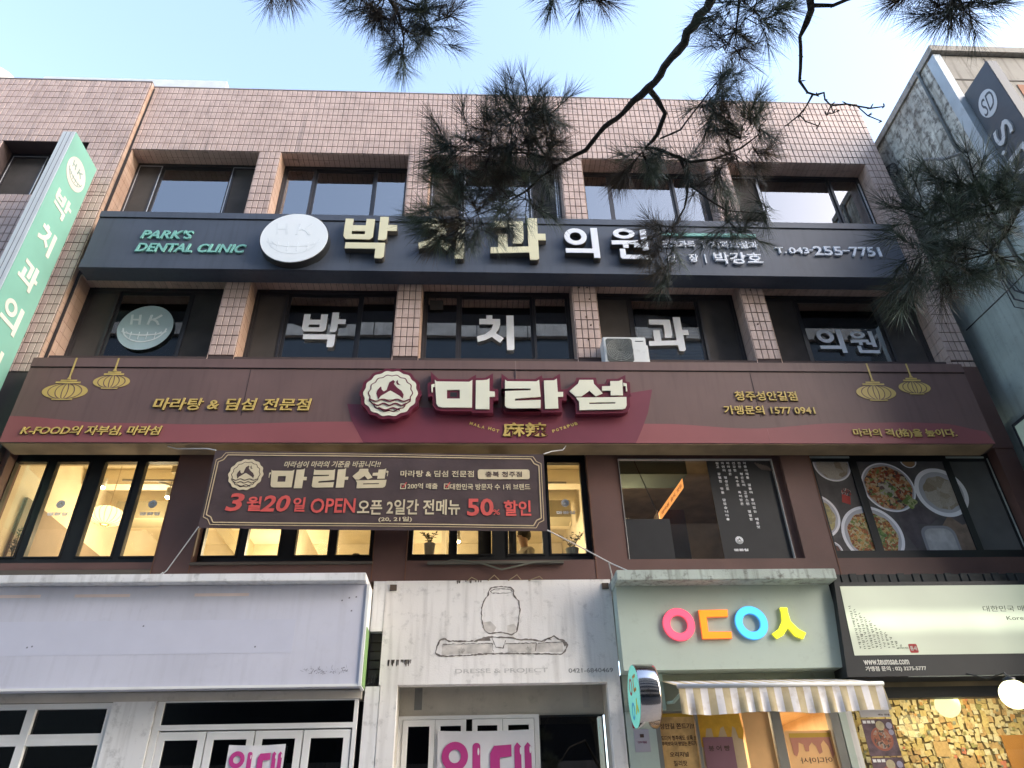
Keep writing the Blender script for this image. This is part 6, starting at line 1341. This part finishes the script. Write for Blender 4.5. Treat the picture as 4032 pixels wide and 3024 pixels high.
def needle(mb, p, d, L_, r_, bend):
    s_ = d.cross(bend);  s_ = s_.normalized() if s_.length > 1e-4 else Vector((1, 0, 0)); u = s_.cross(d).normalized()
    n = len(mb.v); m_ = p+d*L_*.55+bend*L_*.03; e = p+d*L_+bend*L_*.12
    for c, k in ((p, 1.0), (m_, .9)):
        for t in range(3): a = 2.094*t; mb.v.append(tuple(c+(s_*math.cos(a)+u*math.sin(a))*r_*k))
    mb.v.append(tuple(e))
    for t in range(3): q_ = (t+1) % 3; mb.f.append((n+t, n+q_, n+3+q_, n+3+t)); mb.f.append((n+3+t, n+3+q_, n+6))
rr = random.Random(21)
for name_, cl in CL.items():
    for cx, cy, cz, R_, cnt in cl:
        if name_ == 'rightmass': cx -= .045; cz -= .035
        tw = MB(); nd = MB(); C = Vector((cx, cy, cz))
        near = min(AX, key=lambda q_: (q_-C).length)
        R_ *= 1.6
        for s in range(int(cnt*(1.0 if name_ == 'rightmass' else 1.7 if name_ == 'right' else 1.38)+.5)):
            off = Vector((rr.gauss(0, 1), rr.gauss(0, 1), rr.gauss(0, 1))); off = off.normalized()*R_*rr.uniform(.25, .95)
            tip = C+off; root = near.lerp(C, rr.uniform(.2, .9))
            ax = (tip-root);  ax = ax.normalized() if ax.length > .01 else Vector((0, 0, 1))
            ax = (ax+Vector((rr.gauss(0, .3), rr.gauss(0, .3), rr.gauss(0, .3)+.02))).normalized()
            mid = root.lerp(tip, .5)+Vector((rr.gauss(0, .012), rr.gauss(0, .012), rr.gauss(0, .012)-.008))
            tw.tube([root, mid, tip, tip+ax*.03], [.0026, .0022, .0017, .0010], 4)
            a1 = ax.orthogonal().normalized(); a2 = ax.cross(a1)
            N_ = rr.randint(50, 78); full = rr.random() < .8
            for k in range(N_):
                t = rr.random()**.7; base = tip-ax*.055*(1-t)+ax*.03*t
                ph = rr.uniform(0, 6.283); sp_a = math.radians(rr.uniform(15, 70) if t < .8 else rr.uniform(5, 45))
                d = ax*math.cos(sp_a)+(a1*math.cos(ph)+a2*math.sin(ph))*math.sin(sp_a)
                needle(nd, base, d, rr.uniform(.075, .125), .00066, Vector((0, 0, -1))*rr.uniform(.2, 1.2))
        build('twig', tw, BARK, PT, kind='stuff')
        build('needle_tuft', nd, rr.choices((NEEDLE, NEEDLE3, NEEDLE2), (5, 3, 2))[0], PT, kind='stuff')
BT = thing('bare_tree', 'leafless crooked twigs hanging down at upper right of the pine', 'tree', (4.6, -9.9, 0))
bt_ = [(4.6, -9.9, 0), (4.5, -9.8, 2.0), (4.1, -9.5, 4.2), (3.6, -9.2, 5.4)]
build('trunk', MB().tube(bt_, [.09, .08, .06, .03], 10), BARK, BT, smooth=True)
for i, (k, l) in enumerate(TWG.items()):
    o, rs_ = organic(l, 50+i); build('branch', MB().tube(o, [v*1.15 for v in rs_], 6), BARK, BT, smooth=True)
for k in ('c', 'c1'):
    s_ = Vector(TWG[k][0 if k == 'c' else -1][:3]); t_ = Vector(bt_[2 if k == 'c' else 3]); md = s_.lerp(t_, .5)+Vector((0, 0, .6))
    build('limb', MB().tube([s_, s_.lerp(md, .5)+Vector((0, 0, .1)), md, t_], [.015, .02, .025, .035], 8), BARK, BT, smooth=True)
sp2 = MB(); rr = random.Random(4)
for l in TWG.values():
    for a in l[1:]:
        for q_ in range(2):
            d = Vector((rr.gauss(0, 1), rr.gauss(0, 1), rr.gauss(0, 1))).normalized()*rr.uniform(.008, .022); p = Vector(a[:3]); sp2.tube([p, p+d*.6, p+d], [.0022, .0028, .0012], 4)
build('spur_shoots', sp2, BARK, BT, kind='stuff')

if S.render.engine: S.render.engine = 'CYCLES'
S.cycles.max_bounces = 8; S.cycles.transparent_max_bounces = 16; S.cycles.use_denoising = True
